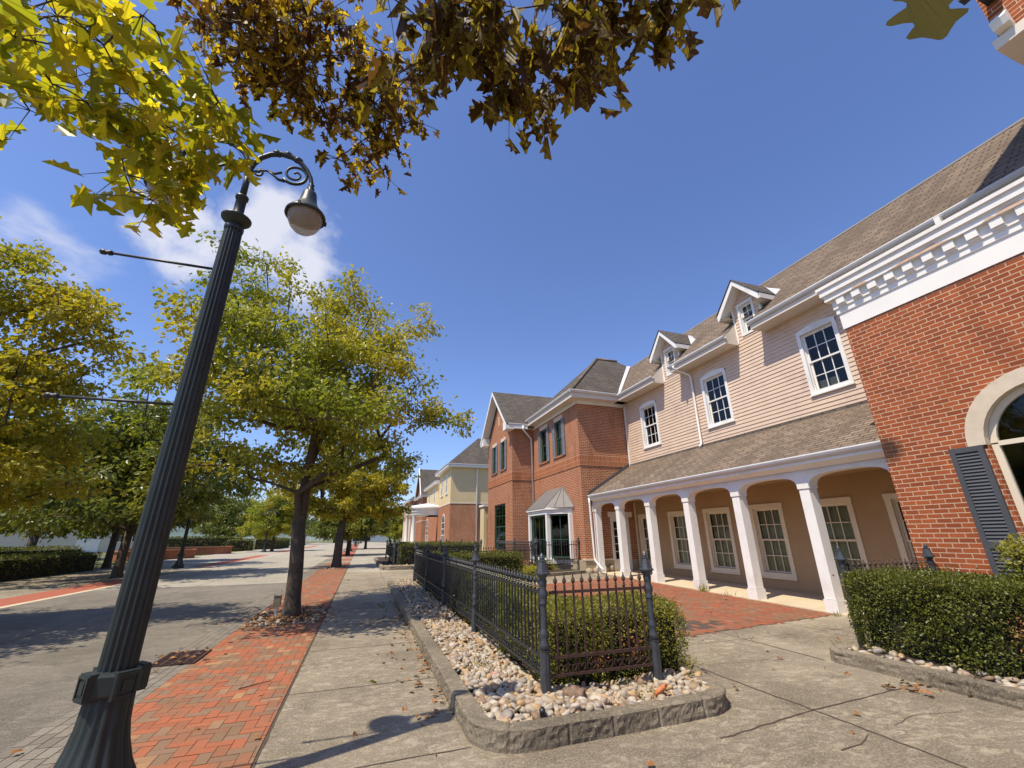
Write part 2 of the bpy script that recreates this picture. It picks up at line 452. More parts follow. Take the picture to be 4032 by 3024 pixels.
sl.energy = 5.0; sl.angle = R(.55); sl.color = (1.0, .905, .74)
so.rotation_euler = SUN.to_track_quat('-Z', 'Y').to_euler(); so.location = (-20, -10, 40)
w = bpy.data.worlds.new('World'); scene.world = w; w.use_nodes = True
nt = w.node_tree; nt.nodes.clear()
wo = nt.nodes.new('ShaderNodeOutputWorld'); bg = nt.nodes.new('ShaderNodeBackground')
sky = nt.nodes.new('ShaderNodeTexSky'); sky.sky_type = 'NISHITA'; sky.sun_disc = False
sky.sun_elevation = math.asin(-SUN.z); sky.sun_rotation = math.atan2(-SUN.x, -SUN.y)
sky.altitude = 0; sky.air_density = 1.0; sky.dust_density = .6; sky.ozone_density = 2.5
bg.inputs['Strength'].default_value = .114
# thin clouds: noise over the direction of the sky, kept to a patch low in the north-west
tc = nt.nodes.new('ShaderNodeTexCoord')
def wn(typ, **kw):
    nd = nt.nodes.new('ShaderNode' + typ)
    for k, v in kw.items():
        if k.startswith('_'): setattr(nd, k[1:], v)
        else: nd.inputs[k.replace('__', ' ')].default_value = v
    return nd
def patch(center, width, seed, lo, hi, stretch):
    dt = wn('VectorMath', _operation='DISTANCE'); nt.links.new(tc.outputs['Generated'], dt.inputs[0]); dt.inputs[1].default_value = center
    fall = wn('MapRange'); nt.links.new(dt.outputs['Value'], fall.inputs[0]); fall.inputs[1].default_value = width; fall.inputs[2].default_value = width * .35; fall.inputs[3].default_value = 0; fall.inputs[4].default_value = 1
    mp = wn('Mapping'); nt.links.new(tc.outputs['Generated'], mp.inputs[0]); mp.inputs['Location'].default_value = (seed, seed * .7, 0); mp.inputs['Scale'].default_value = stretch
    no = wn('TexNoise', Scale=5.0, Detail=10.0, Roughness=.58, Distortion=.15); nt.links.new(mp.outputs[0], no.inputs[0])
    ad = wn('Math', _operation='MULTIPLY_ADD'); nt.links.new(fall.outputs[0], ad.inputs[0]); ad.inputs[1].default_value = .55; nt.links.new(no.outputs['Fac'], ad.inputs[2])
    rm = wn('MapRange'); rm.interpolation_type = 'SMOOTHSTEP'; nt.links.new(ad.outputs[0], rm.inputs[0]); rm.inputs[1].default_value = lo; rm.inputs[2].default_value = hi
    return rm.outputs[0]
p1 = patch((-.205, .795, .563), .215, 3.1, .80, 1.13, (1.6, 1.0, 2.0))
p2 = patch((-.49, .745, .447), .17, 7.7, .92, 1.40, (1.4, .8, 3.0))
p3 = patch((-.36, .786, .510), .15, 1.3, .80, 1.12, (1.5, 1.0, 2.0))
mxm = wn('Math', _operation='MAXIMUM'); nt.links.new(p1, mxm.inputs[0]); nt.links.new(p2, mxm.inputs[1])
mx2 = wn('Math', _operation='MAXIMUM'); nt.links.new(mxm.outputs[0], mx2.inputs[0]); nt.links.new(p3, mx2.inputs[1])
cl = wn('Math', _operation='MULTIPLY'); nt.links.new(mx2.outputs[0], cl.inputs[0]); cl.inputs[1].default_value = .88
cm = nt.nodes.new('ShaderNodeMix'); cm.data_type = 'RGBA'
nt.links.new(cl.outputs[0], cm.inputs[0]); tint = nt.nodes.new('ShaderNodeMix'); tint.data_type = 'RGBA'; tint.blend_type = 'MULTIPLY'; tint.inputs[0].default_value = 1; nt.links.new(sky.outputs[0], tint.inputs[6]); tint.inputs[7].default_value = (1.10, 1.18, 1.52, 1)
nt.links.new(tint.outputs[2], cm.inputs[6]); cm.inputs[7].default_value = (6.6, 6.7, 7.4, 1)
nt.links.new(cm.outputs[2], bg.inputs['Color']); nt.links.new(bg.outputs[0], wo.inputs['Surface'])
scene.view_settings.view_transform = 'Standard'; scene.view_settings.look = 'None'
scene.view_settings.exposure = 0.16; scene.view_settings.gamma = 1.0
scene.cycles.max_bounces = 6; scene.cycles.transparent_max_bounces = 12; scene.cycles.use_denoising = True
M['rock_b'] = m_simple('brown_rock', (.20, .13, .085), .8, .3, 20, bump=.5)
M['rock_o'] = m_simple('orange_rock', (.50, .17, .06), .7, .25, 20, bump=.2)
M['rock_p'] = m_simple('pink_rock', (.48, .27, .22), .7, .15, 20, bump=.2)
M['leafdark'] = m_leaf('dark_leaf', [(0, (.085, .07, .006)), (1, (.09, .072, .006))], .25, .95)
M['leafb2'] = m_leaf('mottled_leaf', [(0, (.52, .37, .028)), (.3, (.30, .20, .024)), (.55, (.58, .42, .03)), (.8, (.22, .14, .02)), (1, (.62, .44, .034))], .62, .45, spots=(.07, .028, .012), boost=1.6)
# ------------------------------------------------------------------ ground
def sheet(name, pts, mat, kind='structure'):
    mb = MB(); mb.face(pts); return tag(mb.build(name, mat), kind=kind)
def rect(x0, x1, y0, y1, z): return [(x0, y0, z), (x1, y0, z), (x1, y1, z), (x0, y1, z)]
sheet('ground', rect(-1500, 1500, -800, 2500, -.03), M['grass'])
sheet('road', rect(-8.5, -2.58, -25, 19.6, 0), M['road'])
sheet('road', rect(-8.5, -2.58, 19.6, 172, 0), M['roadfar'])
sheet('sidewalk', rect(-.6, 13, -12, 24.0, 0), M['walk'])
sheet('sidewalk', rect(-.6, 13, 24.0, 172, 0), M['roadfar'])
sheet('pavement', rect(-15.5, -8.5, -25, 30, -.002), M['walk'])
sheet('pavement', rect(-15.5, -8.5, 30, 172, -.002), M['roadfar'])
sheet('crossroad', rect(-60, 30, 172, 178, 0.002), M['road'])
sheet('edging_strip', rect(-8.72, -8.5, -25, 120, .004), M['slab'])
sheet('strip_bed', rect(-2.58, -.6, -12, 172, -.004), M['jointdark'])

def clip_poly(poly, x0, x1, y0, y1):
    for ax, lim, sg in ((0, x0, 1), (0, x1, -1), (1, y0, 1), (1, y1, -1)):
        out = []
        for i in range(len(poly)):
            a, b = poly[i - 1], poly[i]
            ia, ib = sg * (a[ax] - lim) >= 0, sg * (b[ax] - lim) >= 0
            if ia != ib:
                t = (lim - a[ax]) / (b[ax] - a[ax])
                out.append(tuple(a[k] + (b[k] - a[k]) * t for k in range(2)))
            if ib: out.append(b)
        poly = out
        if not poly: break
    return poly

def herring(name, x0, x1, y0, y1, mat, zf, W=.1, holes=(), gap=.0022, edge=None):
    mb = MB()
    ni, nj = int((x1 - x0) / W) + 3, int((y1 - y0) / W) + 3
    for i in range(-2, ni):
        for j in range(-2, nj):
            m = (i - j) % 4
            if m == 0: a, b = (i, j), (i + 2, j + 1)
            elif m == 3: a, b = (i, j), (i + 1, j + 2)
            else: continue
            X0, Y0, X1, Y1 = x0 + a[0] * W + gap, y0 + a[1] * W + gap, x0 + b[0] * W - gap, y0 + b[1] * W - gap
            cx, cy = (X0 + X1) / 2, (Y0 + Y1) / 2
            if any(math.hypot(cx - h[0], cy - h[1]) < h[2] for h in holes): continue
            if edge and not edge(cx, cy): continue
            p = clip_poly([(X0, Y0), (X1, Y0), (X1, Y1), (X0, Y1)], x0, x1, y0, y1)
            if len(p) < 3: continue
            dz = random.uniform(-.0012, .0012)
            mb.face([(q[0], q[1], zf(q[1]) + dz) for q in p])
    return tag(mb.build(name, mat, uv=False), kind='structure')
TREE1, TREE2 = (-1.3, 11.25), (-1.25, 28.0)
herring('brick_strip', -2.05, -.62, 2.2, 33, M['clay'], lambda y: .003, holes=[(*TREE1, .74), (*TREE2, .8)], edge=lambda x, y: not any(abs(x - t[0]) < .66 and abs(y - t[1]) < 1.0 for t in (TREE1, TREE2)))
sheet('brick_strip', rect(-2.05, -.62, 36, 39, .003), M['clayflat'])
sheet('brick_strip', rect(-2.05, -.62, 43, 58, .003), M['clayflat'])
sheet('brick_strip', rect(-2.05, -.62, 63, 118, .003), M['clayflat'])
sheet('crossing', rect(-2.58, -.6, 33, 36, .005), M['walk'])
sheet('crossing', rect(-2.58, -.6, 39, 43, .005), M['walk'])
mb = MB()
for k in range(5):
    x = -2.58 + k * .106; y = 2.0 + random.random() * .2
    while y < 46:
        mb.face([(x + .004, y + .004, .002), (x + .102, y + .004, .002), (x + .102, y + .206, .002), (x + .004, y + .206, .002)]); y += .21
tag(mb.build('gutter_pavers', M['paver'], uv=False), kind='structure')
sheet('gutter_pavers', rect(-2.58, -2.05, 46, 150, .002), M['paver'])
# across the street
for a, b in ((8, 24), (33, 52), (62, 76), (84, 110)):
    sheet('brick_band', rect(-9.9, -8.72, a, b, .004), M['clayflat'])
# courtyard, gently rising away from the street corner
def zc(y): return max(0.0, (y - 7.2) * .012)
mb = MB()
for a, b in ((6.2, 7.2), (7.2, 25.0)):
    mb.face([(2.6, a, zc(a) + .003), (9.6, a, zc(a) + .003), (9.6, b, zc(b) + .003), (2.6, b, zc(b) + .003)])
tag(mb.build('courtyard', M['walk']), kind='structure')
def in_plaza(x, y): return y > 6.64 + (x - 5.01) * .127 and y < 14.15 + (x - 5.74) * .29
mb = MB()
mb.prism([(2.75, 6.64 + (2.75 - 5.01) * .127, .004), (9.47, 7.206, .004), (9.47, 7.206, .0045), (2.75, 6.353, .0045)], (0, 0, .0005))
herring('brick_plaza', 2.75, 9.47, 6.3, 15.6, M['clay2'], lambda y: zc(y) + .010, W=.1, edge=in_plaza)
mb = MB(); mb.face([(2.75, 6.36, .0065), (9.47, 7.2, .0065), (9.47, 15.2, zc(15.2) + .0065), (5.7, 14.15, zc(14.15) + .0065), (2.75, 13.3, zc(13.3) + .0065)])
tag(mb.build('plaza_bed', M['jointdark']), kind='structure')
mb = MB()
def zs(y): return zc(y) + .03
mb.prism([(9.47, 5.16, -.1), (11.64, 5.16, -.1), (11.64, 5.16, zs(5.16)), (9.47, 5.16, zs(5.16))], (0, 2.04, 0))
mb.prism([(9.47, 7.2, -.1), (9.47, 17.19, -.1), (9.47, 17.19, zs(17.19)), (9.47, 7.2, zs(7.2))], (2.17, 0, 0))
tag(mb.build('porch_floor', M['slab']), kind='structure')
# joints and cracks of the stamped concrete, slightly wandering
mb = MB()
def crack(pts, w=.016, z=.0045, jit=.012):
    P = []
    for (a, b) in zip(pts[:-1], pts[1:]):
        n = max(2, int(math.hypot(b[0] - a[0], b[1] - a[1]) / .12))
        for i in range(n): P.append((a[0] + (b[0] - a[0]) * i / n + random.uniform(-jit, jit), a[1] + (b[1] - a[1]) * i / n + random.uniform(-jit, jit)))
    P.append(pts[-1])
    L, Rr = [], []
    for i, p in enumerate(P):
        q0, q1 = P[max(i - 1, 0)], P[min(i + 1, len(P) - 1)]
        d = V((q1[0] - q0[0], q1[1] - q0[1])); d.normalize(); ww = w * random.uniform(.35, .75)
        L.append((p[0] - d.y * ww, p[1] + d.x * ww, z)); Rr.append((p[0] + d.y * ww, p[1] - d.x * ww, z))
    for i in range(len(P) - 1): mb.face([L[i], Rr[i], Rr[i + 1], L[i + 1]])
for y in (4.05, 5.95, 7.9, 9.9, 11.9, 13.9, 15.9, 17.9, 20, 22, 24, 27, 30): crack([(-.6, y - .02), (1.0, y + .03)], .010, jit=.006)
crack([(3.0, 3.52), (4.28, 3.70), (6.02, 3.83)]); crack([(4.22, 6.5), (4.24, 4.6), (4.28, 3.7), (4.29, 2.5), (4.3, 1.0)])
crack([(6.02, 6.75), (6.02, 4.88)]); crack([(7.74, 6.9), (7.73, 5.5)], .012); crack([(3.72, 3.03), (3.95, 3.06), (4.2, 3.16)], .010); crack([(3.0, 5.55), (4.2, 5.5)], .006)
crack([(4.28, 5.3), (5.0, 5.15), (5.6, 5.2)], .005); crack([(4.6, 3.2), (5.0, 3.3), (5.5, 3.2)], .005); crack([(-.6, 2.3), (-.6, 33)], .014, jit=.003)
crack([(.99, 17.6), (.99, 24)], .012, jit=.004)
tag(mb.build('pavement_joints', M['jointdark'], uv=False), kind='structure')
for x, w in ((-5.5, .012),):
    mb = MB(); crack([(x, 4), (x, 60)], w, .003, .003); tag(mb.build('road_joint', M['jointdark'], uv=False), kind='structure')
# hill beyond the trees
mb = MB(); rows = []
for i in range(25):
    a = R(-75 + i * 5); row = []
    for d, hh in ((420, 0), (520, .45), (640, .85), (760, 1.0), (950, .2)):
        row.append((math.sin(a) * d, math.cos(a) * d, hh * (34 + 10 * math.sin(i * .9) + 7 * math.sin(i * 2.1 + 1)) - .5))
    rows.append(row)
mb.grid(rows); tag(mb.build('hills', M['hill']), kind='structure')

# ------------------------------------------------------------------ windows
def hang_window(root, frame, u0, u1, z0, z1, tw=.10, cols=3, rows=2, trim='white', sash='white', fill='curtain', arch=0.0, proud=.045, deep=.09, sill=True, recess=True, name='window', blind=0, mun=.022, head=None, label=None):
    """double-hung window; the outer rectangle includes the trim. Returns the window part and the opening."""
    head = head or tw
    a, b, c, d = u0 + tw, u1 - tw, z0 + tw * .9, z1 - head
    f = MB(frame)
    if tw > .02:
        f.box((u0, z0, -.02), (a, z1, proud)); f.box((b, z0, -.02), (u1, z1, proud))
        if arch:
            n = 9; top = [(u0 + (u1 - u0) * i / n, z1 + .003 + arch * (1 - (2 * i / n - 1) ** 2), -.02) for i in range(n + 1)]
            f.prism([(u0, d + .004, -.02), (u1, d + .004, -.02)] + top[::-1], (0, 0, proud + .022))
        else: f.box((u0 - .01, d, -.019), (u1 + .01, z1, proud + .006))
        f.box((a, z0, -.018), (b, c, proud - .002))
    for q in ((a, a + .02), (b - .02, b)): f.box((q[0], c, -deep - .04), (q[1], d, -.0205))
    f.box((a + .02, d - .02, -deep - .04), (b - .02, d, -.0205))
    win = f.build(name, M[trim], root)
    if label: win['label'] = label
    if sill:
        s = MB(frame); s.box((u0 - .02, z0 - .045, -.01), (u1 + .02, z0 - .001, proud + .03)); s.build('sill', M[trim], win)
    mid = (c + d) / 2; zz = [(c, mid + .02, -deep - .035), (mid - .02, d - .02, -deep)]
    for k, (za, zb, dd) in enumerate(zz):
        s = MB(frame); r = .045
        s.box((a + .02, za, dd), (a + .02 + r, zb, dd + .035)); s.box((b - .02 - r, za, dd), (b - .02, zb, dd + .035))
        s.box((a + .02 + r, za, dd), (b - .02 - r, za + r, dd + .034)); s.box((a + .02 + r, zb - r, dd), (b - .02 - r, zb, dd + .034))
        A, B, C, D = a + .02 + r, b - .02 - r, za + r, zb - r
        for i in range(1, cols): x = A + (B - A) * i / cols; s.box((x - mun / 2, C, dd + .006), (x + mun / 2, D, dd + .028))
        for j in range(1, rows): z = C + (D - C) * j / rows; s.box((A, z - mun / 2, dd + .007), (B, z + mun / 2, dd + .027))
        s.build('sash', M[sash], win)
    g = MB(frame)
    for za, zb, dd in zz:
        g.face([(a + .05, za + .03, dd + .016), (b - .05, za + .03, dd + .016), (b - .05, zb - .03, dd + .016), (a + .05, zb - .03, dd + .016)])
    g.build('pane', M['glass'], win)
    if recess:
        q = MB(frame); D = -.75; A, B, C, E = a - .25, b + .25, c - .2, d + .2
        q.face([(A, C, D), (B, C, D), (B, E, D), (A, E, D)])
        for s0 in (((A, C), (A, E)), ((A, E), (B, E)), ((B, E), (B, C)), ((B, C), (A, C))):
            q.face([(*s0[0], D), (*s0[1], D), (*s0[1], -deep - .06), (*s0[0], -deep - .06)])
        q.build('room', M['dark'], win)
    if fill == 'curtain':
        q = MB(frame); n = 36
        bot = [(a + (b - a) * i / n, c, -deep - .10 + .04 * math.sin(i * 1.9) + random.uniform(-.008, .008)) for i in range(n + 1)]
        top = [(p[0], d, p[2]) for p in bot]; q.grid([bot, top]); q.build('curtain', M['curtain'], win)
    if blind:
        q = MB(frame); w_ = (b - a) / cols
        for i in range(cols - blind, cols): q.face([(a + w_ * i + .03, c + .05, -deep - .10), (a + w_ * (i + 1) - .02, c + .05, -deep - .10), (a + w_ * (i + 1) - .02, c + .30, -deep - .10), (a + w_ * i + .03, c + .30, -deep - .10)])
        q.build('blind', M['blind'], win)
    return win, (u0 + tw * .5, u1 - tw * .5, z0 + tw * .5, z1 - head * .5)

def shutter(win, frame, u0, u1, z0, z1, louv=24, mid=.45, d=.02, mat='shutter'):
    s = MB(frame); st = min(.07, (u1 - u0) * .2)
    s.box((u0, z0, d), (u0 + st, z1, d + .045)); s.box((u1 - st, z0, d), (u1, z1, d + .045))
    zm = z0 + (z1 - z0) * mid
    for a, b in ((z0, z0 + .1), (zm - .05, zm + .05), (z1 - .08, z1)): s.box((u0 + st, a, d), (u1 - st, b, d + .04))
    for a, b in ((z0 + .1, zm - .05), (zm + .05, z1 - .08)):
        n = max(3, int(louv * (b - a) / (z1 - z0)))
        for k in range(n):
            z = a + (b - a) * k / n; h = (b - a) / n
            s.face([(u0 + st, z, d + .036), (u1 - st, z, d + .036), (u1 - st, z + h * .95, d + .012), (u0 + st, z + h * .95, d + .012)])
            s.face([(u0 + st, z, d + .036), (u0 + st, z, d + .010), (u1 - st, z, d + .010), (u1 - st, z, d + .036)])
    s.box((u0 + st, z0, d - .012), (u1 - st, z1, d + .005))
    return s.build('shutter', M[mat], win)

def gutter(mb, p, q, out):
    """trough from p to q (top outer line), out = outward unit vector"""
    p, q, o = V(p), V(q), V(out); ax = q - p
    prof = [(0, 0), (.012, 0), (.018, -.03), (.0, -.075), (-.03, -.115), (-.11, -.115), (-.11, -.004), (-.10, -.004), (-.10, -.09), (-.012, -.09)]
    mb.prism([p + o * (a) + V((0, 0, b)) for a, b in prof], ax)

FW = lambda x: ((x, 0, 0), (0, 1, 0), (-1, 0, 0))      # wall facing west: u = y
FS = lambda y: ((0, y, 0), (1, 0, 0), (0, -1, 0))      # wall facing south: u = x

# ------------------------------------------------------------------ clapboard house with porch
H1 = thing('clapboard_house', 'long peach clapboard house with dormers and a white columned porch', 'house', (11.65, 11, 0))
XW = 11.65
fr = FW(XW); holes = []
UP = [(6.83, 7.98), (10.74, 11.94), (14.70, 15.88)]
for i, (a, b) in enumerate(UP):
    _, h = hang_window(H1, fr, a, b, 5.25, 7.16, tw=.105, cols=3, rows=2, fill=None, arch=.10, blind=2 if i == 0 else 0); holes.append(h)
cyD = [9.42, 13.40]
for cy in cyD:
    holes.append((cy - .27, cy + .27, 7.98, 9.05))
LO = [(5.75, 6.95), (7.71, 8.52 + .35), (9.68, 10.86), (11.66, 12.89), (13.73, 14.85), (15.75, 16.9)]
LO[1] = (7.70, 8.88)
lh = []
for i, (a, b) in enumerate(LO):
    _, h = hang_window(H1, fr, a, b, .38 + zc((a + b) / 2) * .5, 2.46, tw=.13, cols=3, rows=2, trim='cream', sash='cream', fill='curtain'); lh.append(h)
mb = MB(fr); mb.clap(5.0, 17.16, 4.45, 7.72, holes)
mb.build('wall', M['clap'], H1)
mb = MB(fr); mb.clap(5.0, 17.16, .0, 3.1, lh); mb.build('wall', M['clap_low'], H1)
mb = MB(); mb.box((XW + .95, 5.0, 0), (20, 17.2, 7.6)); mb.build('core', M['dark'], H1)
mb = MB(fr); mb.box((17.08, 4.5, 0), (17.155, 7.7, .05)); mb.build('corner_board', M['white'], H1)
mb = MB(fr); mb.box((17.08, 0, 0), (17.155, 3.0, .05)); mb.build('corner_board', M['cream'], H1)
# main roof (continues over the brick building to the south)
XE, ZE = 11.05, 7.95
def zr(x): return ZE + (x - XE)
XR = 13.95
mb = MB()
segs = [(-14, 8.93, XE), (8.93, 9.97, 11.66), (9.97, 12.86, XE), (12.86, 13.98, 11.66), (13.98, 23.0, XE)]
for a, b, x in segs:
    mb.face([(x, a, zr(x)), (x, b, zr(x)), (XR, b, zr(XR)), (XR, a, zr(XR))])
mb.face([(XR, -14, zr(XR)), (XR, 23, zr(XR)), (XR + 5, 23, zr(XR) - 5), (XR + 5, -14, zr(XR) - 5)])
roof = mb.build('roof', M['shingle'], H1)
mb = MB(); mb.prism([(XR - .12, -14, zr(XR) - .10), (XR, -14, zr(XR) + .03), (XR + .12, -14, zr(XR) - .10)], (0, 37, 0)); mb.build('ridge_cap', M['metalroof'], roof)
for a, b in ((-14, 8.93), (9.97, 12.86), (13.98, 16.80)):
    mb = MB(); mb.box((XE + .012, a, 7.70), (XE + .035, b, 7.945)); mb.face([(XE + .03, a, 7.703), (XE + .03, b, 7.703), (XW + .02, b, 7.703), (XW + .02, a, 7.703)])
    for q in (a, b):
        if -10 < q < 16.5: mb.face([(XE + .02, q, 7.70), (XW + .03, q, 7.70), (XW + .03, q, zr(XW) - .01), (XE + .02, q, zr(XE + .02) - .012)])
    mb.build('soffit', M['soffit'], H1)
    mb = MB(); gutter(mb, (XE - .07, a - .03, 7.975), (XE - .07, b + .03 if b < 16 else b, 7.975), (-1, 0, 0)); mb.build('gutter', M['gutter'], H1)
mb = MB()
for a, b in ((5.4, 8.9), (10.1, 12.8), (14.1, 16.7)):
    y = a + .3
    while y < b: mb.lathe([(.035, 0), (.035, .006), (.02, .008)], (XE + .33, y, 7.690), 10); y += .62
mb.build('soffit_vent', M['soffit'], H1)
mb = MB(); mb.tube([(XE - .08, 12.55, 7.86), (XE - .08, 12.55, 7.78), (XE + .1, 12.50, 7.66), (XW - .14, 12.38, 7.50), (XW - .075, 12.36, 7.40), (XW - .075, 12.36, 4.78), (XW - .13, 12.36, 4.68), (XW - .2, 12.38, 4.66)], .042, 8); mb.build('downspout', M['white'], H1)
# dormers
for cy in cyD:
    D = MB(fr); hw = .535
    D.clap(cy - hw, cy + hw, 7.72, 9.75, [(cy - .27, cy + .27, 7.98, 9.05)], clip=lambda z, c=cy: (max(c - .535, c - (9.80 - z) * 1.0), min(c + .535, c + (9.80 - z) * 1.0)))
    dm = D.build('dormer', M['clap'], H1)
    hang_window(dm, fr, cy - .33, cy + .33, 7.92, 9.11, tw=.085, cols=2, rows=2, fill='curtain', sill=False, name='window')
    s = MB()
    for sg in (-1, 1):
        y = cy + sg * (hw + .006)
        s = MB()
        s.face([(XW + .0, y, zr(XW) - .1), (XW + .0, y, 9.22), (XW + .72, y, 9.22), (XW + .72, y, zr(XW + .72) - .1)])
        s.box((XW - .03, y - .035, 7.75 if sg > 0 else 8.4), (XW + .06, y + .035, 9.2)); s.build('cheek', M['white'], dm)
    # gable roof: slabs with white verge boards
    zt, run, xf = 9.86, .86, 11.25
    rf = MB(); vb = MB()
    for sg in (-1, 1):
        e = (cy + sg * run, zt - run * 1.12)
        xb1, xb0 = zt - ZE + XE, e[1] - ZE + XE
        rf.face([(xf - .03, cy, zt + .05), (xf - .03, e[0] + sg * .03, e[1] + .02), (xb0 + .1, e[0] + sg * .03, e[1] + .02), (xb1 + .1, cy, zt + .05)])
        rf.face([(xf - .03, cy, zt + .05), (xf - .03, e[0] + sg * .03, e[1] + .02), (xf - .03, e[0] + sg * .03, e[1] - .005), (xf - .03, cy, zt + .02)])
        vb.prism([(xf, cy, zt + .02), (xf, e[0], e[1]), (xf, e[0], e[1] - .20), (xf, e[0] - sg * .05, e[1] - .20), (xf, cy, zt - .19)], (.04, 0, 0))
        vb.face([(xf + .041, cy, zt - .185), (xf + .041, e[0] - sg * .05, e[1] - .10), (XW + .05, e[0] - sg * .05, e[1] - .10), (XW + .05, cy, zt - .185)])
        vb.box((xf + .041, e[0] - .02, e[1] - .19), (xb0 + .1, e[0] + .02, e[1] - .004))
        vb.face([(xf + .041, e[0], e[1] - .19), (xf + .041, cy + sg * hw, e[1] - .19), (XW + .7, cy + sg * hw, e[1] - .19), (XW + .7, e[0], e[1] - .19)])
        fl = MB(); fl.prism([(xb0 + .02, e[0] + sg * .02, e[1] + .03), (xb0 + .30, e[0] + sg * .02, e[1] + .29), (xb1 - .1, cy + sg * .12, zt - .06), (xb1 - .3, cy + sg * .12, zt - .06)], (0, 0, .02))
        fl.build('flashing', M['gutter'], dm)
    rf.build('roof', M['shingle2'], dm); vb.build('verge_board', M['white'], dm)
# porch roof, beam, columns
PX0, PZ0, PX1, PZ1 = 9.27, 3.24, 11.64, 4.66
PY0, PY1 = 5.16, 17.0
mb = MB(); mb.face([(PX0, PY0, PZ0), (PX0, PY1, PZ0), (PX1, PY1 + .16, PZ1), (PX1, PY0, PZ1)]); mb.face([(PX0, PY1, PZ0), (PX0, PY1 + .16, PZ0), (PX1, PY1 + .18, PZ1 - .005), (PX1, PY1 + .0, PZ1 - .005)])
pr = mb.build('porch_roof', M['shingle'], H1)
mb = MB(); mb.prism([(9.35, 17.16, 3.30), (11.6, 17.16, 4.65), (11.6, 17.16, 4.78), (9.35, 17.16, 3.43)], (0, -.03, 0)); mb.build('step_flashing', M['flash'], pr)
mb = MB(); mb.box((XW - .05, PY0, PZ1 - .03), (XW - .026, 17.15, PZ1 + .06)); mb.build('wall_flashing', M['shingle2'], pr)
mb = MB(); gutter(mb, (PX0 - .06, PY0 + .0, PZ0 + .02), (PX0 - .06, PY1, PZ0 + .02), (-1, 0, 0)); mb.build('porch_gutter', M['gutter'], H1)
mb = MB()
mb.box((PX0 + .01, PY0, 3.07), (PX0 + .03, PY1, 3.225))
mb.prism([(PX0 + .02, PY0, 3.07), (9.47, PY0, 2.97), (9.47, PY0, 3.19), (PX0 + .03, PY0, 3.19)], (0, PY1 - PY0, 0))
mb.build('fascia', M['white'], H1)
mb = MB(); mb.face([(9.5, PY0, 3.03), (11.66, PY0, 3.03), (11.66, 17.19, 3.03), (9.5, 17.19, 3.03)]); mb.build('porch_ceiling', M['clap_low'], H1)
CY = [5.28, 7.25, 9.24, 11.22, 13.2, 15.18, 17.0]
bm_ = MB()
for a, b in zip(CY[:-1], CY[1:]):
    a2, b2 = a + .125, b - .125; n = 22; pts = []
    for i in range(n + 1):
        t = i / n; s = abs(2 * t - 1); pts.append((9.495, a2 + (b2 - a2) * t, 2.60 + (.20 * (1 - s ** 7) ** .6 + .07 * (1 - s * s)) if s < 1 else 2.60))
    bm_.prism(pts + [(9.495, b2, 3.0), (9.495, a2, 3.0)], (.25, 0, 0))
    for z in (2.935, 2.885): bm_.box((9.480, a2 + .05, z), (9.497, b2 - .05, z + .022))
beam = bm_.build('arched_beam', M['white'], H1)
for y in CY:
    zb = zs(y) - .02
    c = MB(); c.box((9.495, y - .122, zb + .27), (9.745, y + .122, 2.56)); c.box((9.492, y - .124, 2.60), (9.748, y + .124, 3.005))
    co = c.build('column', M['white'], H1)
    c = MB(); c.box((9.475, y - .145, zb), (9.765, y + .145, zb + .25)); c.prism([(9.475, y - .145, zb + .25), (9.765, y - .145, zb + .25), (9.765, y + .145, zb + .25), (9.475, y + .145, zb + .25)], (0, 0, .012)); c.build('base', M['white'], co)
    c = MB(); c.box((9.476, y - .142, 2.56), (9.764, y + .142, 2.745)); c.build('capital', M['white'], co)
mb = MB(); mb.tube([(9.22, 16.93, 3.13), (9.24, 16.93, 2.9), (9.30, 16.93, .75), (9.30, 16.90, .62), (9.36, 16.55, .36), (9.40, 16.40, .26)], .042, 8); mb.build('downspout', M['white'], H1)

# ------------------------------------------------------------------ brick building on the right
B1 = thing('brick_building', 'tall red brick building front with white dentil cornice and arched window', 'building', (9, 0, 0))
XB, YB = 9.0, 5.16
fr = FW(XB); AC, AZ = 2.95, 2.86
ring = []
mb = MB(fr)
rI, rO = .80, 1.02
mb.wall(AC + rO + .0, YB, 0, 5.55); mb.wall(-12, AC - rO, 0, 5.55); 
mb.wall(AC - rO, AC + rO, AZ + rO, 5.55); mb.wall(AC - rO, AC + rO, 0, .5)
n = 20
for i in range(n):
    t0, t1 = math.pi * i / n, math.pi * (i + 1) / n
    p0, p1 = (AC + rO * math.cos(t0), AZ + rO * math.sin(t0)), (AC + rO * math.cos(t1), AZ + rO * math.sin(t1))
    mb.face([(p0[0], p0[1], 0), (p1[0], p1[1], 0), (p1[0], AZ + rO, 0), (p0[0], AZ + rO, 0)])
for sg in (-1, 1): mb.wall(*sorted((AC + sg * rI, AC + sg * rO)), .5, AZ)
for sg in (-1, 1): mb.face([(AC + sg * rI, .5, 0), (AC + sg * rI, AZ, 0), (AC + sg * rI, AZ, -.14), (AC + sg * rI, .5, -.14)])
w1 = mb.build('wall', M['brick'], B1)
mb = MB(); mb.face([(XB, YB, 0), (11.64, YB, 0), (11.64, YB, 6.5), (XB, YB, 6.5)]); mb.build('wall', M['brick'], B1)
mb = MB(); mb.face([(9, YB, 6.55), (9, -12, 6.55), (11.7, -12, 6.68), (11.7, YB, 6.68)]); mb.build('flat_roof', M['flash'], B1)
mb = MB(); mb.box((XW, -12, 6.0), (20, 5.0, 7.70)); mb.build('upper_wall', M['clap'], B1)
mb = MB(fr)
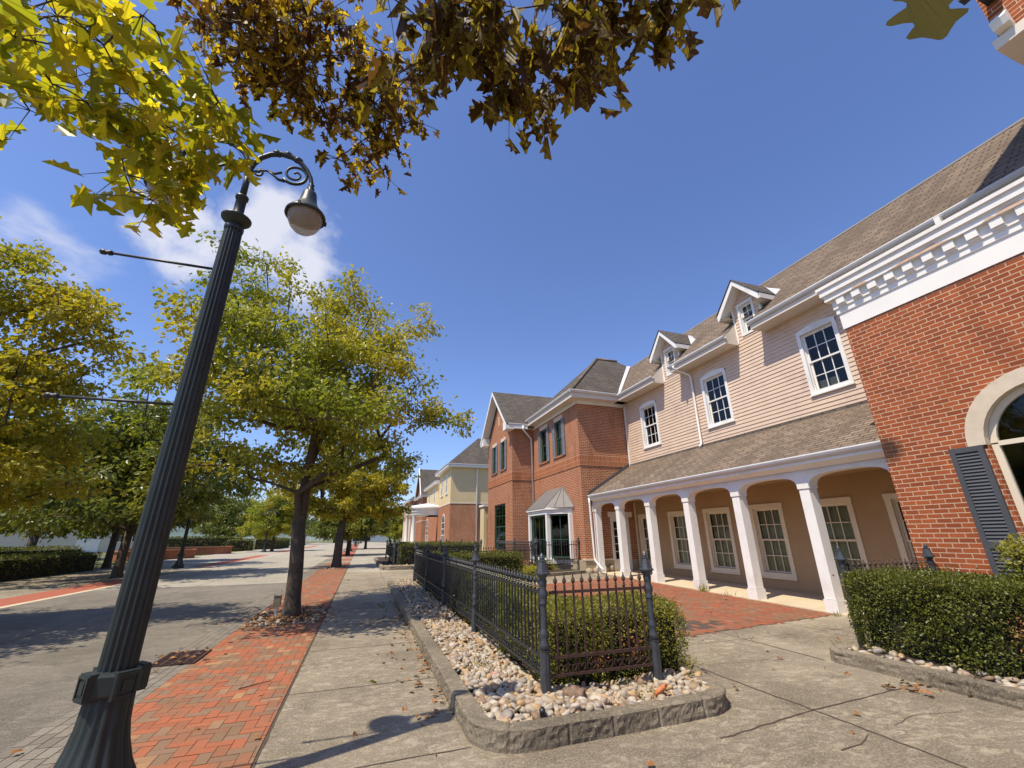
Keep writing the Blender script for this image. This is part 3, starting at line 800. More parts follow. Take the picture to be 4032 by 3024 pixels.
for i in range(n):
    t0, t1 = math.pi * i / n, math.pi * (i + 1) / n
    q = lambda r, t, d: (AC + r * math.cos(t), AZ + r * math.sin(t), d)
    mb.face([q(rI, t0, .03), q(rO, t0, .03), q(rO, t1, .03), q(rI, t1, .03)]); mb.face([q(rO, t0, .03), q(rO, t0, -.02), q(rO, t1, -.02), q(rO, t1, .03)]); mb.face([q(rI, t0, .03), q(rI, t1, .03), q(rI, t1, -.15), q(rI, t0, -.15)])
for t in (0, math.pi): mb.face([q(rI, t, .03), q(rO, t, .03), q(rO, t, -.02), q(rI, t, -.02)])
mb.build('arch_surround', M['stone'], B1)
mb = MB(fr); rr_ = rI - .004
for sg in (-1, 1): mb.box((AC + sg * rr_, .5, -.16), (AC + sg * (rr_ - .085), AZ + .02, -.09))
for i in range(n):
    t0, t1 = math.pi * i / n, math.pi * (i + 1) / n
    mb.prism([q(rr_, t0, -.16), q(rr_, t1, -.16), q(rr_ - .085, t1, -.16), q(rr_ - .085, t0, -.16)], (0, 0, .07))
mb.box((AC - rr_ + .09, AZ - .03, -.155), (AC + rr_ - .09, AZ + .04, -.07)); mb.box((AC - rr_ + .09, 1.62, -.155), (AC + rr_ - .09, 1.70, -.085)); mb.box((AC - .025, .5, -.15), (AC + .025, AZ - .03, -.095))
aw = mb.build('arched_window', M['cream'], B1)
mb = MB(fr); mb.face([(AC - rr_, .5, -.13), (AC + rr_, .5, -.13)] + [q(rr_, math.pi * i / n, -.13) for i in range(n + 1)]); mb.build('pane', M['glass'], aw)
mb = MB(fr); mb.box((AC - 1.1, .3, -.7), (AC + 1.1, 4.0, -1.6)); mb.build('room', M['dark'], aw)
shutter(B1, fr, AC + rI + .04, AC + rI + .46, .55, AZ + .0, louv=46, mid=.37, d=.02)
shutter(B1, fr, AC - rI - .46, AC - rI - .04, .55, AZ + .0, louv=46, mid=.37, d=.02)
# cornice: stepped profile swept along the front and returned round the corner
prof = [(0, 5.54), (.022, 5.54), (.022, 5.875), (.046, 5.885), (.046, 5.99), (.070, 6.00), (.070, 6.20), (.155, 6.205), (.155, 6.30), (.168, 6.305), (.168, 6.325), (.20, 6.335), (.20, 6.455), (.235, 6.475), (.235, 6.54), (0, 6.56)]
mb = MB()
path = lambda d: [(XB - d, -12), (XB - d, YB + d * .9), (11.6, YB + d * .9)]
rows = [[(p[0], p[1], z) for p in path(d)] for d, z in prof]
mb.grid(rows, smooth=False)
cn = mb.build('cornice', M['cornice'], B1)
dn = None; y = YB - .14
while y > -3:
    mb = MB(); mb.box((XB - .135, y - .075, 6.06), (XB - .069, y + .075, 6.20)); mb.box((XB - .098, y - .075, 6.025), (XB - .069, y + .075, 6.061))
    if dn is None: dn = mb.build('dentil', M['cornice'], cn); dn0 = y
    else:
        c = dn.copy(); COL.objects.link(c); c.parent = cn; c.location = (0, y - dn0, 0)
    y -= .30
mb = MB()
for a, b in ((3.1, 4.1), (2.2, 2.75), (4.45, 4.75), (1.4, 2.0)):
    n_ = 7; pts = [(XB - .1585, a + (b - a) * i / n_, 6.21 + (.075 * random.random() + .012 if 0 < i < n_ else 0)) for i in range(n_ + 1)]
    mb.prism([(XB - .1585, b, 6.207), (XB - .1585, a, 6.207)] + pts, (.003, 0, 0))
mb.build('peeled_paint', M['bare'], cn)
mb = MB(); mb.box((10.9, 3.9, 6.7), (11.0, 4.0, 7.9)); mb.build('downspout', M['white'], B1)

# tall corner of the building with a jettied upper storey, seen at the frame's edge
B2 = thing('brick_tower', 'red brick tower corner with white brackets under its overhang above the roofs', 'tower', (8, -2, 0))
mb = MB()
for a, b in (((9.02, -6), (9.02, .9)), ((9.02, .9), (12, .9)), ((12, .9), (12, -6))): mb.face([(*a, 6.6), (*b, 6.6), (*b, 7.75), (*a, 7.75)])
X0, Y0, Z0 = 7.75, 1.50, 8.05
for a, b in (((X0, -6), (X0, Y0)), ((X0, Y0), (12, Y0)), ((12, Y0), (12, -6))): mb.face([(*a, Z0), (*b, Z0), (*b, 14.8), (*a, 14.8)])
mb.build('wall', M['brick'], B2)
mb = MB(); mb.box((X0 - .06, -6, Z0 - .16), (12.06, Y0 + .06, Z0)); mb.build('jetty_soffit', M['soffit'], B2)
mb = MB(); mb.box((9.02, -6, 7.7), (12, .9, Z0 - .15)); mb.build('corbel_course', M['white'], B2)
mb = MB(); mb.box((X0 - .5, -6, 14.8), (12.4, Y0 + .5, 15.0)); mb.build('roof', M['shingle2'], B2)
mb = MB()
for y in (Y0 - .02, Y0 - .5):
    mb = MB(); mb.prism([(X0 - .02, y, Z0 + .02), (X0 - .16, y, Z0 + .05), (X0 - .20, y, Z0 + .16), (X0 - .02, y, Z0 + .36)], (0, -.16, 0)); mb.build('bracket', M['white'], B2)
mb = MB(); mb.box((X0 - .62, Y0 - .2, Z0 + .62), (X0 - .01, Y0 - .06, Z0 + .70)); mb.box((X0 - .66, Y0 - .26, Z0 + .45), (X0 - .52, Y0, Z0 + .9)); mb.build('sign_arm', M['iron'], B2)

# ------------------------------------------------------------------ brick house with bay window and gable
B3 = thing('brick_house', 'orange brick house with front gable, hipped roof, green windows and a bay', 'house', (9, 20, 0))
XF, Y1, Y2, XG, Y3 = 9.05, 17.2, 23.0, 7.74, 28.1
ZT = 7.62
fr = FW(XF); frs = FS(Y1)
def green_window(frame, u0, u1, z0, z1, sh=.33, lint=True, **kw):
    w_, h = hang_window(B3, frame, u0, u1, z0, z1, tw=.012, trim='green', sash='green', proud=-.019, deep=.10, sill=False, mun=.02, head=.012, **kw)
    if lint:
        l = MB(frame); l.box((u0 - .12, z1 + .002, -.05), (u1 + .12, z1 + .22, .025)); l.build('lintel', M['stone'], w_)
    s_ = MB(frame); s_.box((u0 - .06, z0 - .09, -.08), (u1 + .06, z0 - .002, .05)); s_.build('sill', M['soldier'], w_)
    if sh:
        shutter(w_, frame, u0 - sh - .01, u0 - .01, z0 - .06, z1 + .02, 18, .5, mat='shutter2')
        shutter(w_, frame, u1 + .01, u1 + sh + .01, z0 - .06, z1 + .02, 18, .5, mat='shutter2')
    return (u0, u1, z0, z1)
hb = [green_window(fr, 18.90, 19.72, 5.40, 7.2, .30, cols=2, rows=2, fill='curtain'), green_window(fr, 20.85, 21.72, 5.40, 7.2, .30, cols=2, rows=2, fill=None)]
hb.append((18.35, 22.25, .46, 2.72))
mb = MB(fr); mb.wall(Y1, Y2, .6, 4.60, hb); mb.wall(Y1, Y2, 5.06, ZT, hb)
for h in hb[:2]:
    for p, q in (((h[0], h[2]), (h[0], h[3])), ((h[1], h[3]), (h[1], h[2])), ((h[0], h[3]), (h[1], h[3]))): mb.face([(*p, 0), (*q, 0), (*q, -.14), (*p, -.14)])
mb.wall(Y1, 18.35, 0, .6); mb.wall(22.25, Y2, 0, .6)
mb.build('wall', M['brick_b'], B3)
fg = FW(XG)
hg = [green_window(fg, 24.28, 25.02, 5.42, 7.15, .28, cols=2, rows=2, fill=None), green_window(fg, 26.15, 26.92, 5.42, 7.15, .28, cols=2, rows=2, fill=None), green_window(fg, 24.3, 26.55, .85, 3.42, 0, lint=False, cols=3, rows=2, fill=None)]
mb = MB(fg); mb.wall(Y2, Y3, 0, 4.60, hg); mb.wall(Y2, Y3, 5.06, ZT, hg)
yc = (Y2 + Y3) / 2; za = ZT + (Y3 - Y2) / 2 * .97
mb.face([(Y2, ZT, 0), (Y3, ZT, 0), (yc, za, 0)])
for h in hg:
    for p, q in (((h[0], h[2]), (h[0], h[3])), ((h[1], h[3]), (h[1], h[2])), ((h[0], h[3]), (h[1], h[3]))): mb.face([(*p, 0), (*q, 0), (*q, -.16), (*p, -.16)])
mb.build('wall', M['brick_b'], B3)
mb = MB(fg); mb.box((yc - .09, 8.35, -.02), (yc + .09, 8.95, .02)); mb.build('gable_slit', M['stone'], B3)
f2 = FS(Y2); mb = MB(f2); mb.wall(XG, XF, 0, 4.6); mb.wall(XG, XF, 5.06, ZT); mb.build('wall', M['brick_b'], B3)
DX = (10.35, 11.28); dz0 = zs(17.2)
mb = MB(frs); mb.wall(XF, 11.7, .6, 4.6, [(DX[0], DX[1], .2, 2.36)]); mb.wall(XF, 11.7, 5.06, ZT); mb.build('wall', M['brick_b'], B3)
mb = MB(frs); mb.wall(DX[1] + .0, 11.7, dz0, .6); mb.build('wall', M['rubble'], B3)
mb = MB()   # soldier course, 25 mm proud
P = [(11.72, Y1 - .028), (XF - .028, Y1 - .028), (XF - .028, Y2 - .0), (XF - .028, Y2 - .028), (XG - .028, Y2 - .028), (XG - .028, Y3 + .03)]
for a, b in ((P[0], P[1]), (P[1], P[3]), (P[3], P[4]), (P[4], P[5])):
    mb.face([(*a, 4.60), (*b, 4.60), (*b, 5.06), (*a, 5.06)])
    for z in (4.60, 5.06):
        d0 = .03; mb.face([(*a, z), (*b, z), (b[0] + d0, b[1] + d0, z), (a[0] + d0, a[1] + d0, z)])
mb.build('soldier_course', M['soldier'], B3)
mb = MB(); mb.box((9.0, Y1 - .06, .05), (DX[0] - .0, Y1 + .3, .60)); mb.box((8.975, Y1 - .055, .05), (9.4, 18.34, .598)); mb.build('stone_base', M['rubble'], B3)
mb = MB()
for i, x in enumerate((8.98, 9.45, 9.9)): mb.box((x - .02, Y1 - .10, .60), (x + .44, Y1 + .2, .655 + .004 * i))
mb.build('base_cap', M['stone'], B3)
for k, (sx, sy, sz, sr) in enumerate(((9.1, Y1 - .12, .18, .16), (9.45, Y1 - .1, .2, .15), (9.85, Y1 - .1, .25, .17), (10.15, Y1 - .1, .3, .13))):
    mb = MB(); mb.lathe([(.02, -sr), (sr * .8, -sr * .7), (sr, 0), (sr * .85, sr * .6), (.02, sr * .9)], (sx, sy, sz), 9); mb.build('base_stone', M['rubble'], B3)
# door
mb = MB(frs)
for a, b in ((DX[0], DX[0] + .1), (DX[1] - .1, DX[1])): mb.box((a, dz0, -.05), (b, 2.36, .02))
mb.box((DX[0] + .1, 2.27, -.05), (DX[1] - .1, 2.36, .02)); mb.box((DX[0] - .1, 2.362, -.04), (DX[1] + .2, 2.585, .03))
door = mb.build('door', M['white'], B3)
mb = MB(frs); a, b = DX[0] + .1, DX[1] - .1
mb.box((a, dz0, -.10), (a + .09, 2.27, -.06)); mb.box((b - .09, dz0, -.10), (b, 2.27, -.06)); mb.box((a + .09, dz0, -.10), (b - .09, .62, -.061)); mb.box((a + .09, 2.17, -.10), (b - .09, 2.27, -.061))
for i in range(1, 5): z = .62 + (2.17 - .62) * i / 5; mb.box((a + .09, z - .015, -.095), (b - .09, z + .015, -.065))
mb.box(((a + b) / 2 - .013, .62, -.094), ((a + b) / 2 + .013, 2.17, -.066)); mb.build('leaf_frame', M['white'], door)
mb = MB(frs); mb.face([(a + .05, .6, -.08), (b - .05, .6, -.08), (b - .05, 2.2, -.08), (a + .05, 2.2, -.08)]); mb.build('pane', M['glass'], door)
mb = MB(frs); mb.box((a - .3, .1, -.5), (b + .3, 2.6, -.9)); mb.box((a - .1, .1, -.13), (a - .05, 2.4, -.5)); mb.box((b + .05, .1, -.13), (b + .1, 2.4, -.5)); mb.build('room', M['dark'], door)
mb = MB(frs); mb.tube([(a + .045, 1.15, -.06), (a + .045, 1.15, -.01), (a + .13, 1.15, -.0)], .012, 8); mb.build('handle', M['iron'], door)
# bay window: two canted sides and a front, metal roof
bw = [(XF, 18.32), (8.20, 19.17), (8.20, 21.45), (XF, 22.30)]
post = MB(); gl = MB(); grn = MB()
for i, p in enumerate(bw):
    if i in (1, 2): post.box((p[0] - .09, p[1] - .09, .62), (p[0] + .09, p[1] + .09, 2.56))
    else: post.box((p[0] - .17, p[1] - .07, .62), (p[0], p[1] + .07, 2.56))
def slab(mbx, pts, z0, z1, grow=0.0):
    c = V((XF, 20.3)); q = []
    for p in pts:
        d = V(p) - c
        q.append((p[0] - (grow if p[0] < XF else 0), p[1] + grow * (1 if d.y > 0 else -1) * .8, z0))
    mbx.prism(q, (0, 0, z1 - z0))
slab(post, bw, 2.56, 2.76, .1); slab(post, bw, .40, .62, .08); slab(post, bw, 2.76, 2.84, .18)
for (p, q2) in zip(bw[:-1], bw[1:]):
    p, q2 = V(p), V(q2); d = (q2 - p); L = d.length; d.normalize(); nrm = V((-d.y, d.x)); 
    if nrm.x > 0: nrm = -nrm
    fr_ = ((p.x, p.y, 0), (d.x, d.y, 0), (nrm.x, nrm.y, 0)); g0, g1 = .13, L - .13
    gg = MB(fr_); gg.box((g0, .64, -.06), (g0 + .06, 2.55, -.01)); gg.box((g1 - .06, .64, -.06), (g1, 2.55, -.01)); gg.box((g0 + .06, .64, -.06), (g1 - .06, .72, -.012)); gg.box((g0 + .06, 2.48, -.06), (g1 - .06, 2.55, -.012))
    nb = 2 if L < 1.5 else 4
    for k in range(1, nb): u = g0 + (g1 - g0) * k / nb; gg.box((u - .014, .72, -.05), (u + .014, 2.48, -.02))
    gg.box((g0 + .06, 1.42, -.05), (g1 - .06, 1.45, -.021))
    grn.v, grn.f, grn.smooth = grn.v, grn.f, grn.smooth
    n0 = len(grn.v); grn.v += gg.v; grn.f += [tuple(i + n0 for i in f) for f in gg.f]; grn.smooth += gg.smooth
    g2 = MB(fr_); g2.face([(g0, .66, -.035), (g1, .66, -.035), (g1, 2.54, -.035), (g0, 2.54, -.035)])
    n0 = len(gl.v); gl.v += g2.v; gl.f += [tuple(i + n0 for i in f) for f in g2.f]; gl.smooth += g2.smooth
sb = MB(); sb.prism([(p[0] + (.02 if p[0] < XF else 0), p[1], 0) for p in bw], (0, 0, .395)); sb.build('stone_base', M['rubble'], B3)
bay = post.build('bay_window', M['white'], B3); grn.build('frame', M['green'], bay); gl.build('pane', M['glass'], bay)
mb = MB(); mb.face([(9.9, 18.0, .4), (9.9, 22.6, .4), (9.9, 22.6, 2.8), (9.9, 18, 2.8)])
for y in (18.1, 22.5): mb.face([(9.06, y, .4), (9.9, y, .4), (9.9, y, 2.8), (9.06, y, 2.8)])
mb.face([(8.3, 18.4, .66), (9.9, 18.2, .66), (9.9, 22.5, .66), (8.3, 22.2, .66)]); mb.build('room', M['dark'], bay)
mb = MB(); e = [(XF - .0, 18.04), (8.00, 19.07), (8.00, 21.55), (XF - .0, 22.58)]; t_ = [(XF - .02, 19.1), (XF - .02, 19.2), (XF - .02, 21.2), (XF - .02, 21.3)]
zE, zT = 2.84, 3.84
for i in range(3): mb.face([(*e[i], zE), (*e[i + 1], zE), (*t_[i + 1], zT), (*t_[i], zT)])
for i in range(3):
    n_ = (3, 7, 3)[i]
    for k in range(n_ + 1):
        s0 = k / n_; A = V((*e[i], zE)).lerp(V((*e[i + 1], zE)), s0); B = V((*t_[i], zT)).lerp(V((*t_[i + 1], zT)), s0)
        if i != 1 and 0 < k < n_: B = A.lerp(B, .75 if (k == 1) == (i == 2) else .45) if False else A.lerp(B, .9)
        mb.tube([A + V((0, 0, .012)), B + V((0, 0, .012))], .013, 5)
mb.build('roof', M['metalroof'], bay)
# roofs of the brick house
er = .46; ze = 8.03
mb = MB()
a0, a1 = (XF - er, Y1 - er, ze), (XF - er, 23.6, ze); rp, rq = (12.1, 20.1, 11.4), (13.45, 20.1, 11.4)
mb.face([a0, a1, rp]); mb.face([a0, rp, rq, (17.0, Y1 - er, ze)]); mb.face([a1, (17.0, 23.6, ze), rq, rp]); mb.face([rq, (17, Y1 - er, ze), (17, 23.6, ze)])
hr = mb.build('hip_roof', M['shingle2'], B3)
mb = MB()
for a, b in ((a0, rp), (rp, rq)): mb.tube([V(a) + V((0, 0, .0)), V(b) + V((0, 0, .01))], .09, 6)
mb.build('ridge_cap', M['shingle'], hr)
mb = MB(); mb.prism([(11.05, 16.75, 7.985), (11.25, 16.70, 8.15), (13.9, 19.4, 10.86), (13.72, 19.5, 10.9)], (0, 0, .03)); mb.build('valley_flashing', M['gutter'], hr)
mb = MB(); go = .42; zg = 7.78; zp = zg + (yc - (Y2 - go)) * .97; xg0 = XG - .5
for s_ in (Y2 - go, Y3 + go):
    mb.face([(xg0, s_, zg), (13.5, s_, zg), (13.5, yc, zp), (xg0, yc, zp)])
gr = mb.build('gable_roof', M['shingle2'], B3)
mb = MB()
for s_, sg in ((Y2 - go, -1), (Y3 + go, 1)):
    mb.prism([(xg0, yc, zp - .01), (xg0, s_, zg - .01), (xg0, s_, zg - .30), (xg0, yc, zp - .26)], (.04, 0, 0))
    mb.face([(xg0 + .04, yc, zp - .22), (xg0 + .04, s_ - sg * .03, zg - .22), (XG, s_ - sg * .03, zg - .22), (XG, yc, zp - .22)])
    mb.prism([(xg0 + .041, s_, zg - .31), (xg0 + .041, s_ - sg * (go + .28), zg - .31), (xg0 + .041, s_ - sg * (go + .28), zg + .2), (xg0 + .041, s_, zg - .1)], (XG - xg0 - .01, 0, 0))
    mb.box((XG, s_ - .015, zg - .27), (XF - er if sg < 0 else 12, s_ + .015, zg - .02))
mb.build('verge_board', M['white'], gr)
mb = MB(); mb.face([(XF - er, Y1 - er, 7.70), (11.1, Y1 - er, 7.70), (11.1, Y1 + .02, 7.70), (XF - er, Y1 + .02, 7.70)]); mb.face([(XF - er, Y1, 7.701), (XF + .02, Y1, 7.701), (XF + .02, Y2, 7.701), (XF - er, Y2, 7.701)]); mb.face([(XG, Y2 - go, 7.57), (XF, Y2 - go, 7.57), (XF, Y2, 7.57), (XG, Y2, 7.57)])
mb.box((XF - er, Y1 - er, 7.695), (XF - er + .02, Y2 - go, 7.99)); mb.box((XF - er + .02, Y1 - er, 7.695), (11.08, Y1 - er + .02, 7.99)); mb.build('soffit', M['soffit'], B3)
mb = MB(frs); mb.box((XF - .03, ZT - .09, 0), (11.6, ZT + .08, .03)); mb.frame = fr; mb.box((Y1 - .03, ZT - .09, .001), (Y2, ZT + .08, .031)); mb.build('frieze_board', M['white'], B3)
mb = MB(); gutter(mb, (XF - er - .10, Y1 - er - .1, ze + .01), (XF - er - .10, Y2 - go + .12, ze + .01), (-1, 0, 0)); gutter(mb, (XF - er - .1, Y1 - er - .10, ze + .009), (11.05, Y1 - er - .10, ze - .02), (0, -1, 0)); gutter(mb, (XG - .35, Y2 - go - .03, zg + .02), (XF - er - .05, Y2 - go - .03, zg + .02), (0, -1, 0)); mb.build('gutter', M['gutter'], B3)
mb = MB(); mb.tube([(8.3, Y2 - go - .03, zg - .1), (8.3, Y2 - go - .03, 7.45), (8.72, Y2 - .2, 7.15), (8.92, Y2 - .1, 7.0), (8.95, Y2 - .1, .3)], .05, 8); mb.build('downspout', M['white'], B3)
mb = MB(); mb.box((9.9, 18, 0), (20, 28, 7.6)); mb.build('core', M['dark'], B3)
mb = MB(); mb.wall(0, 0, 0, 0); mb.face([(XG, Y3, 0), (18, Y3, 0), (18, Y3, ZT), (XG, Y3, ZT)]); mb.build('wall', M['brick_b'], B3)

# ------------------------------------------------------------------ houses farther along the street
S1 = thing('stucco_house', 'yellow stucco house above red brick, with arched windows and a round white canopy', 'house', (8, 45, 0))
def arched(root, frame, c, z0, zsp, r, trim='white'):
    f = MB(frame); n = 10
    for sg in (-1, 1): f.box((c + sg * r, z0, -.05), (c + sg * (r - .09), zsp, .02))
    for i in range(n):
        t0, t1 = math.pi * i / n, math.pi * (i + 1) / n
        f.prism([(c + r * math.cos(t0), zsp + r * math.sin(t0), -.05), (c + r * math.cos(t1), zsp + r * math.sin(t1), -.05), (c + (r - .09) * math.cos(t1), zsp + (r - .09) * math.sin(t1), -.05), (c + (r - .09) * math.cos(t0), zsp + (r - .09) * math.sin(t0), -.05)], (0, 0, .07))
    f.box((c - .03, z0, -.04), (c + .03, zsp + r - .1, .015))
    for k in range(5): z = z0 + (zsp - z0) * k / 4; f.box((c - r + .09, z - .03, -.04), (c + r - .09, z + .03, .012))
    w_ = f.build('arched_window', M[trim], root)
    g = MB(frame); g.face([(c - r + .05, z0, .004), (c + r - .05, z0, .004)] + [(c + (r - .05) * math.cos(math.pi * i / n), zsp + (r - .05) * math.sin(math.pi * i / n), .004) for i in range(n + 1)]); g.build('pane', M['glass'], w_)
    d_ = MB(frame); d_.face([(c - r + .05, z0, .002), (c + r - .05, z0, .002)] + [(c + (r - .05) * math.cos(math.pi * i / n), zsp + (r - .05) * math.sin(math.pi * i / n), .002) for i in range(n + 1)]); d_.build('room', M['dark'], w_)
def block(root, x, y0, y1, zb, zt, xb=16, ov=.45, hip=True, pitch=.9, low='brick_b', up='stucco', roofm='shingle2'):
    mb = MB(); mb.face([(x, y0, 0), (x, y1, 0), (x, y1, zb), (x, y0, zb)]); mb.face([(x, y0, 0), (xb, y0, 0), (xb, y0, zb), (x, y0, zb)]); mb.build('wall', M[low], root)
    mb = MB(); mb.box((x - .03, y0 - .03, zb), (xb, y1, zb + .1)); mb.build('string_course', M['cream'], root)
    mb = MB(); mb.box((x, y0, zb + .1), (xb, y1, zt)); mb.build('wall', M[up], root)
    mb = MB(); w_ = (y1 - y0) / 2 + ov; zt2 = zt + .25; k = w_ * pitch
    A = [(x - ov, y0 - ov, zt2), (x - ov, y1 + ov, zt2), (xb, y1 + ov, zt2), (xb, y0 - ov, zt2)]; ym = (y0 + y1) / 2
    if hip: mb.face([A[0], A[1], (x - ov + w_, ym, zt2 + k)]); mb.face([A[0], (x - ov + w_, ym, zt2 + k), (xb, ym, zt2 + k), A[3]]); mb.face([A[1], A[2], (xb, ym, zt2 + k), (x - ov + w_, ym, zt2 + k)])
    else: mb.face([A[0], (x - ov, ym, zt2 + k), (xb, ym, zt2 + k), A[3]]); mb.face([A[1], A[2], (xb, ym, zt2 + k), (x - ov, ym, zt2 + k)])
    mb.build('roof', M[roofm], root)
    if not hip:
        mb = MB(); mb.face([(x, y0, zt), (x, y1, zt), (x, ym, zt + (y1 - y0) / 2 * pitch)]); mb.build('gable', M[low], root)
    mb = MB(); mb.box((x - ov, y0 - ov, zt), (xb, y1 + ov, zt + .24)); mb.build('eaves', M['white'], root)
    mb = MB(); gutter(mb, (x - ov - .06, y0 - ov, zt2 + .03), (x - ov - .06, y1 + ov, zt2 + .03), (-1, 0, 0)); gutter(mb, (x - ov, y0 - ov - .06, zt2 + .03), (xb, y0 - ov - .06, zt2 + .03), (0, -1, 0)); mb.build('gutter', M['gutter'], root)
def plain_window(root, frame, a, b, z0, z1, trim='white'):
    f = MB(frame); f.box((a, z0, 0), (a + .1, z1, .05)); f.box((b - .1, z0, 0), (b, z1, .05)); f.box((a + .1, z1 - .12, 0), (b - .1, z1, .05)); f.box((a - .06, z0 - .12, 0), (b + .06, z0, .09)); f.box((a + .1, (z0 + z1) / 2 - .03, 0), (b - .1, (z0 + z1) / 2 + .03, .03)); f.box(((a + b) / 2 - .015, z0, 0), ((a + b) / 2 + .015, z1 - .12, .028))
    w_ = f.build('window', M[trim], root)
    g = MB(frame); g.face([(a + .1, z0, .004), (b - .1, z0, .004), (b - .1, z1 - .12, .004), (a + .1, z1 - .12, .004)]); g.build('room', M['dark'], w_)
    g = MB(frame); g.face([(a + .1, z0, .007), (b - .1, z0, .007), (b - .1, z1 - .12, .007), (a + .1, z1 - .12, .007)]); g.build('pane', M['glass'], w_)
block(S1, 7.4, 40.05, 46.8, 4.5, 7.85)
for a in (41.6, 44.3): plain_window(S1, FW(7.4), a, a + 1.0, 5.6, 7.3)
arched(S1, FW(7.4), 43.4, .6, 2.9, .85)
block(S1, 8.2, 52.5, 62.5, 4.7, 7.75)
for a in (54.5, 59.0): plain_window(S1, FW(8.2), a, a + 1.1, 5.6, 7.3)
arched(S1, FW(8.2), 60.8, .6, 3.0, .9)
mb = MB(); mb.face([(8.9, 46.8, 0), (8.9, 52.5, 0), (8.9, 52.5, 4.7), (8.9, 46.8, 4.7)]); mb.build('wall', M['brick'], S1)
mb = MB(); mb.box((8.9, 46.7, 4.75), (16, 52.6, 7.6)); mb.build('wall', M['stucco'], S1)
mb = MB(); mb.tube([(9.9, 39.98, 7.9), (9.9, 39.9, 7.6), (9.9, 39.96, 7.4), (9.9, 39.96, .2)], .07, 8); mb.build('downspout', M['white'], S1)
mb = MB()
mb.box((7.78, 29.3, 2.75), (8.9, 30.3, 3.55)); mb.box((7.78, 29.3, 0), (7.98, 30.3, 2.75)); mb.box((8.55, 29.3, 0), (8.9, 30.3, 2.75)); mb.build('entrance_portal', M['stucco'], S1)
mb = MB(); mb.box((7.70, 29.2, 3.55), (8.95, 30.4, 3.68)); mb.build('portal_cap', M['white'], S1)
mb = MB(); mb.lathe([(.1, 3.25), (2.3, 3.25), (2.35, 3.33), (2.35, 3.55), (2.45, 3.6), (2.45, 3.85), (2.6, 3.95), (2.6, 4.12), (2.4, 4.2), (.1, 4.6)], (6.6, 49.6, .55), 40, smooth=False); mb.box((6.6, 47.2, 3.8), (9.0, 52.0, 4.68)); can = mb.build('canopy', M['white'], S1)
for a in (-.75, .1, .9): 
    mb = MB(); mb.lathe([(.24, 0), (.24, .25), (.19, .3), (.165, 3.6), (.23, 3.8)], (6.6 - 2.1 * math.cos(a), 49.6 + 2.1 * math.sin(a), 0), 14); mb.build('column', M['white'], can)
S2 = thing('gabled_house', 'far brick house with a white-edged front gable and a small dormer', 'house', (8, 70, 0))
block(S2, 8.0, 65.5, 72.5, 3.8, 7.2, hip=False, low='brick_b', up='brick_b', pitch=1.1); plain_window(S2, FW(8.0), 68.4, 69.6, 4.8, 6.6)
mb = MB(); mb.prism([(7.5, 64.9, 7.1), (7.5, 69, 11.6), (7.5, 73.1, 7.1), (7.5, 73.1, 7.5), (7.5, 69, 12.05), (7.5, 64.9, 7.5)], (.12, 0, 0)); mb.build('verge_board', M['white'], S2)
S3 = thing('farthest_house', 'farthest brick and clapboard house in the row, under a steep dark roof', 'house', (8, 85, 0))
block(S3, 7.6, 78, 92, 4.4, 7.6, low='clap', up='brick_b', pitch=.7)
for a in (80, 84, 88): plain_window(S3, FW(7.6), a, a + 1.2, 5.2, 7.0)
# white siding house across the street
S4 = thing('siding_house', 'cream clapboard house with white windows behind the clipped hedges across the street', 'house', (-45, 80, 0))
fs4 = ((-46.0, 78.0, 0), (.98, .2, 0), (.2, -.98, 0))
mb = MB(fs4); hs = [(4, 5.2, 2.4, 4.2), (12.0, 13.2, 1.4, 3.8), (13.9, 15.1, 1.4, 3.8)]
mb.clap(-1, 16.5, 0, 4.6, hs, h=.2); mb.build('wall', M['clap_w'], S4)
for h in hs: plain_window(S4, fs4, *h)
for a, b, c in ((-1.1, -.8, 4.6), (16.3, 16.6, 4.6), (8, 10.5, 3.6)):
    mb = MB(fs4); mb.box((a, 0, .03), (b, c, .08)); mb.build('trim', M['white'], S4)
mb = MB(fs4); mb.prism([(-2, 4.5, 1.0), (17.2, 4.5, 1.0), (17.2, 7.0, -5), (-2, 7.0, -5)], (0, .2, 0)); mb.build('roof', M['shingle2'], S4)
mb = MB(fs4); mb.box((-1, 0, -8), (16.5, 4.5, -.05)); mb.build('core', M['clap_w'], S4)
mb = MB(); mb.face([(-66, 80, 0), (-50, 76, 0), (-50, 76, 4), (-66, 80, 4)]); mb.build('wing_wall', M['clap_w'], S4)
# white building and fence at the far end
S5 = thing('white_pavilion', 'low white building beyond the end of the street', 'building', (-2, 185, 0))
mb = MB(); mb.box((-9, 186, 0), (9, 196, 4.6)); mb.build('wall', M['white'], S5)
mb = MB(); mb.prism([(-10, 185, 4.6), (10, 185, 4.6), (10, 191, 7.4), (-10, 191, 7.4)], (0, 0, .2)); mb.build('roof', M['metalroof'], S5)
mb = MB(); mb.box((-3, 185.9, .4), (3, 186.0, 3.0)); mb.build('shopfront', M['dark'], S5)
F9 = thing('rail_fence', 'white rail fence beyond the lawns at the end of the street', 'fence', (-60, 200, 0))
mb = MB()
for z in (.7, 1.3, 1.9): mb.box((-95, 199.95, z), (-14, 200.05, z + .22))
mb.build('rail', M['white'], F9)
mb = MB()
for i in range(28): mb.box((-95 + i * 3 - .12, 199.9, 0), (-95 + i * 3 + .12, 200.12, 2.3))
mb.build('post', M['white'], F9)
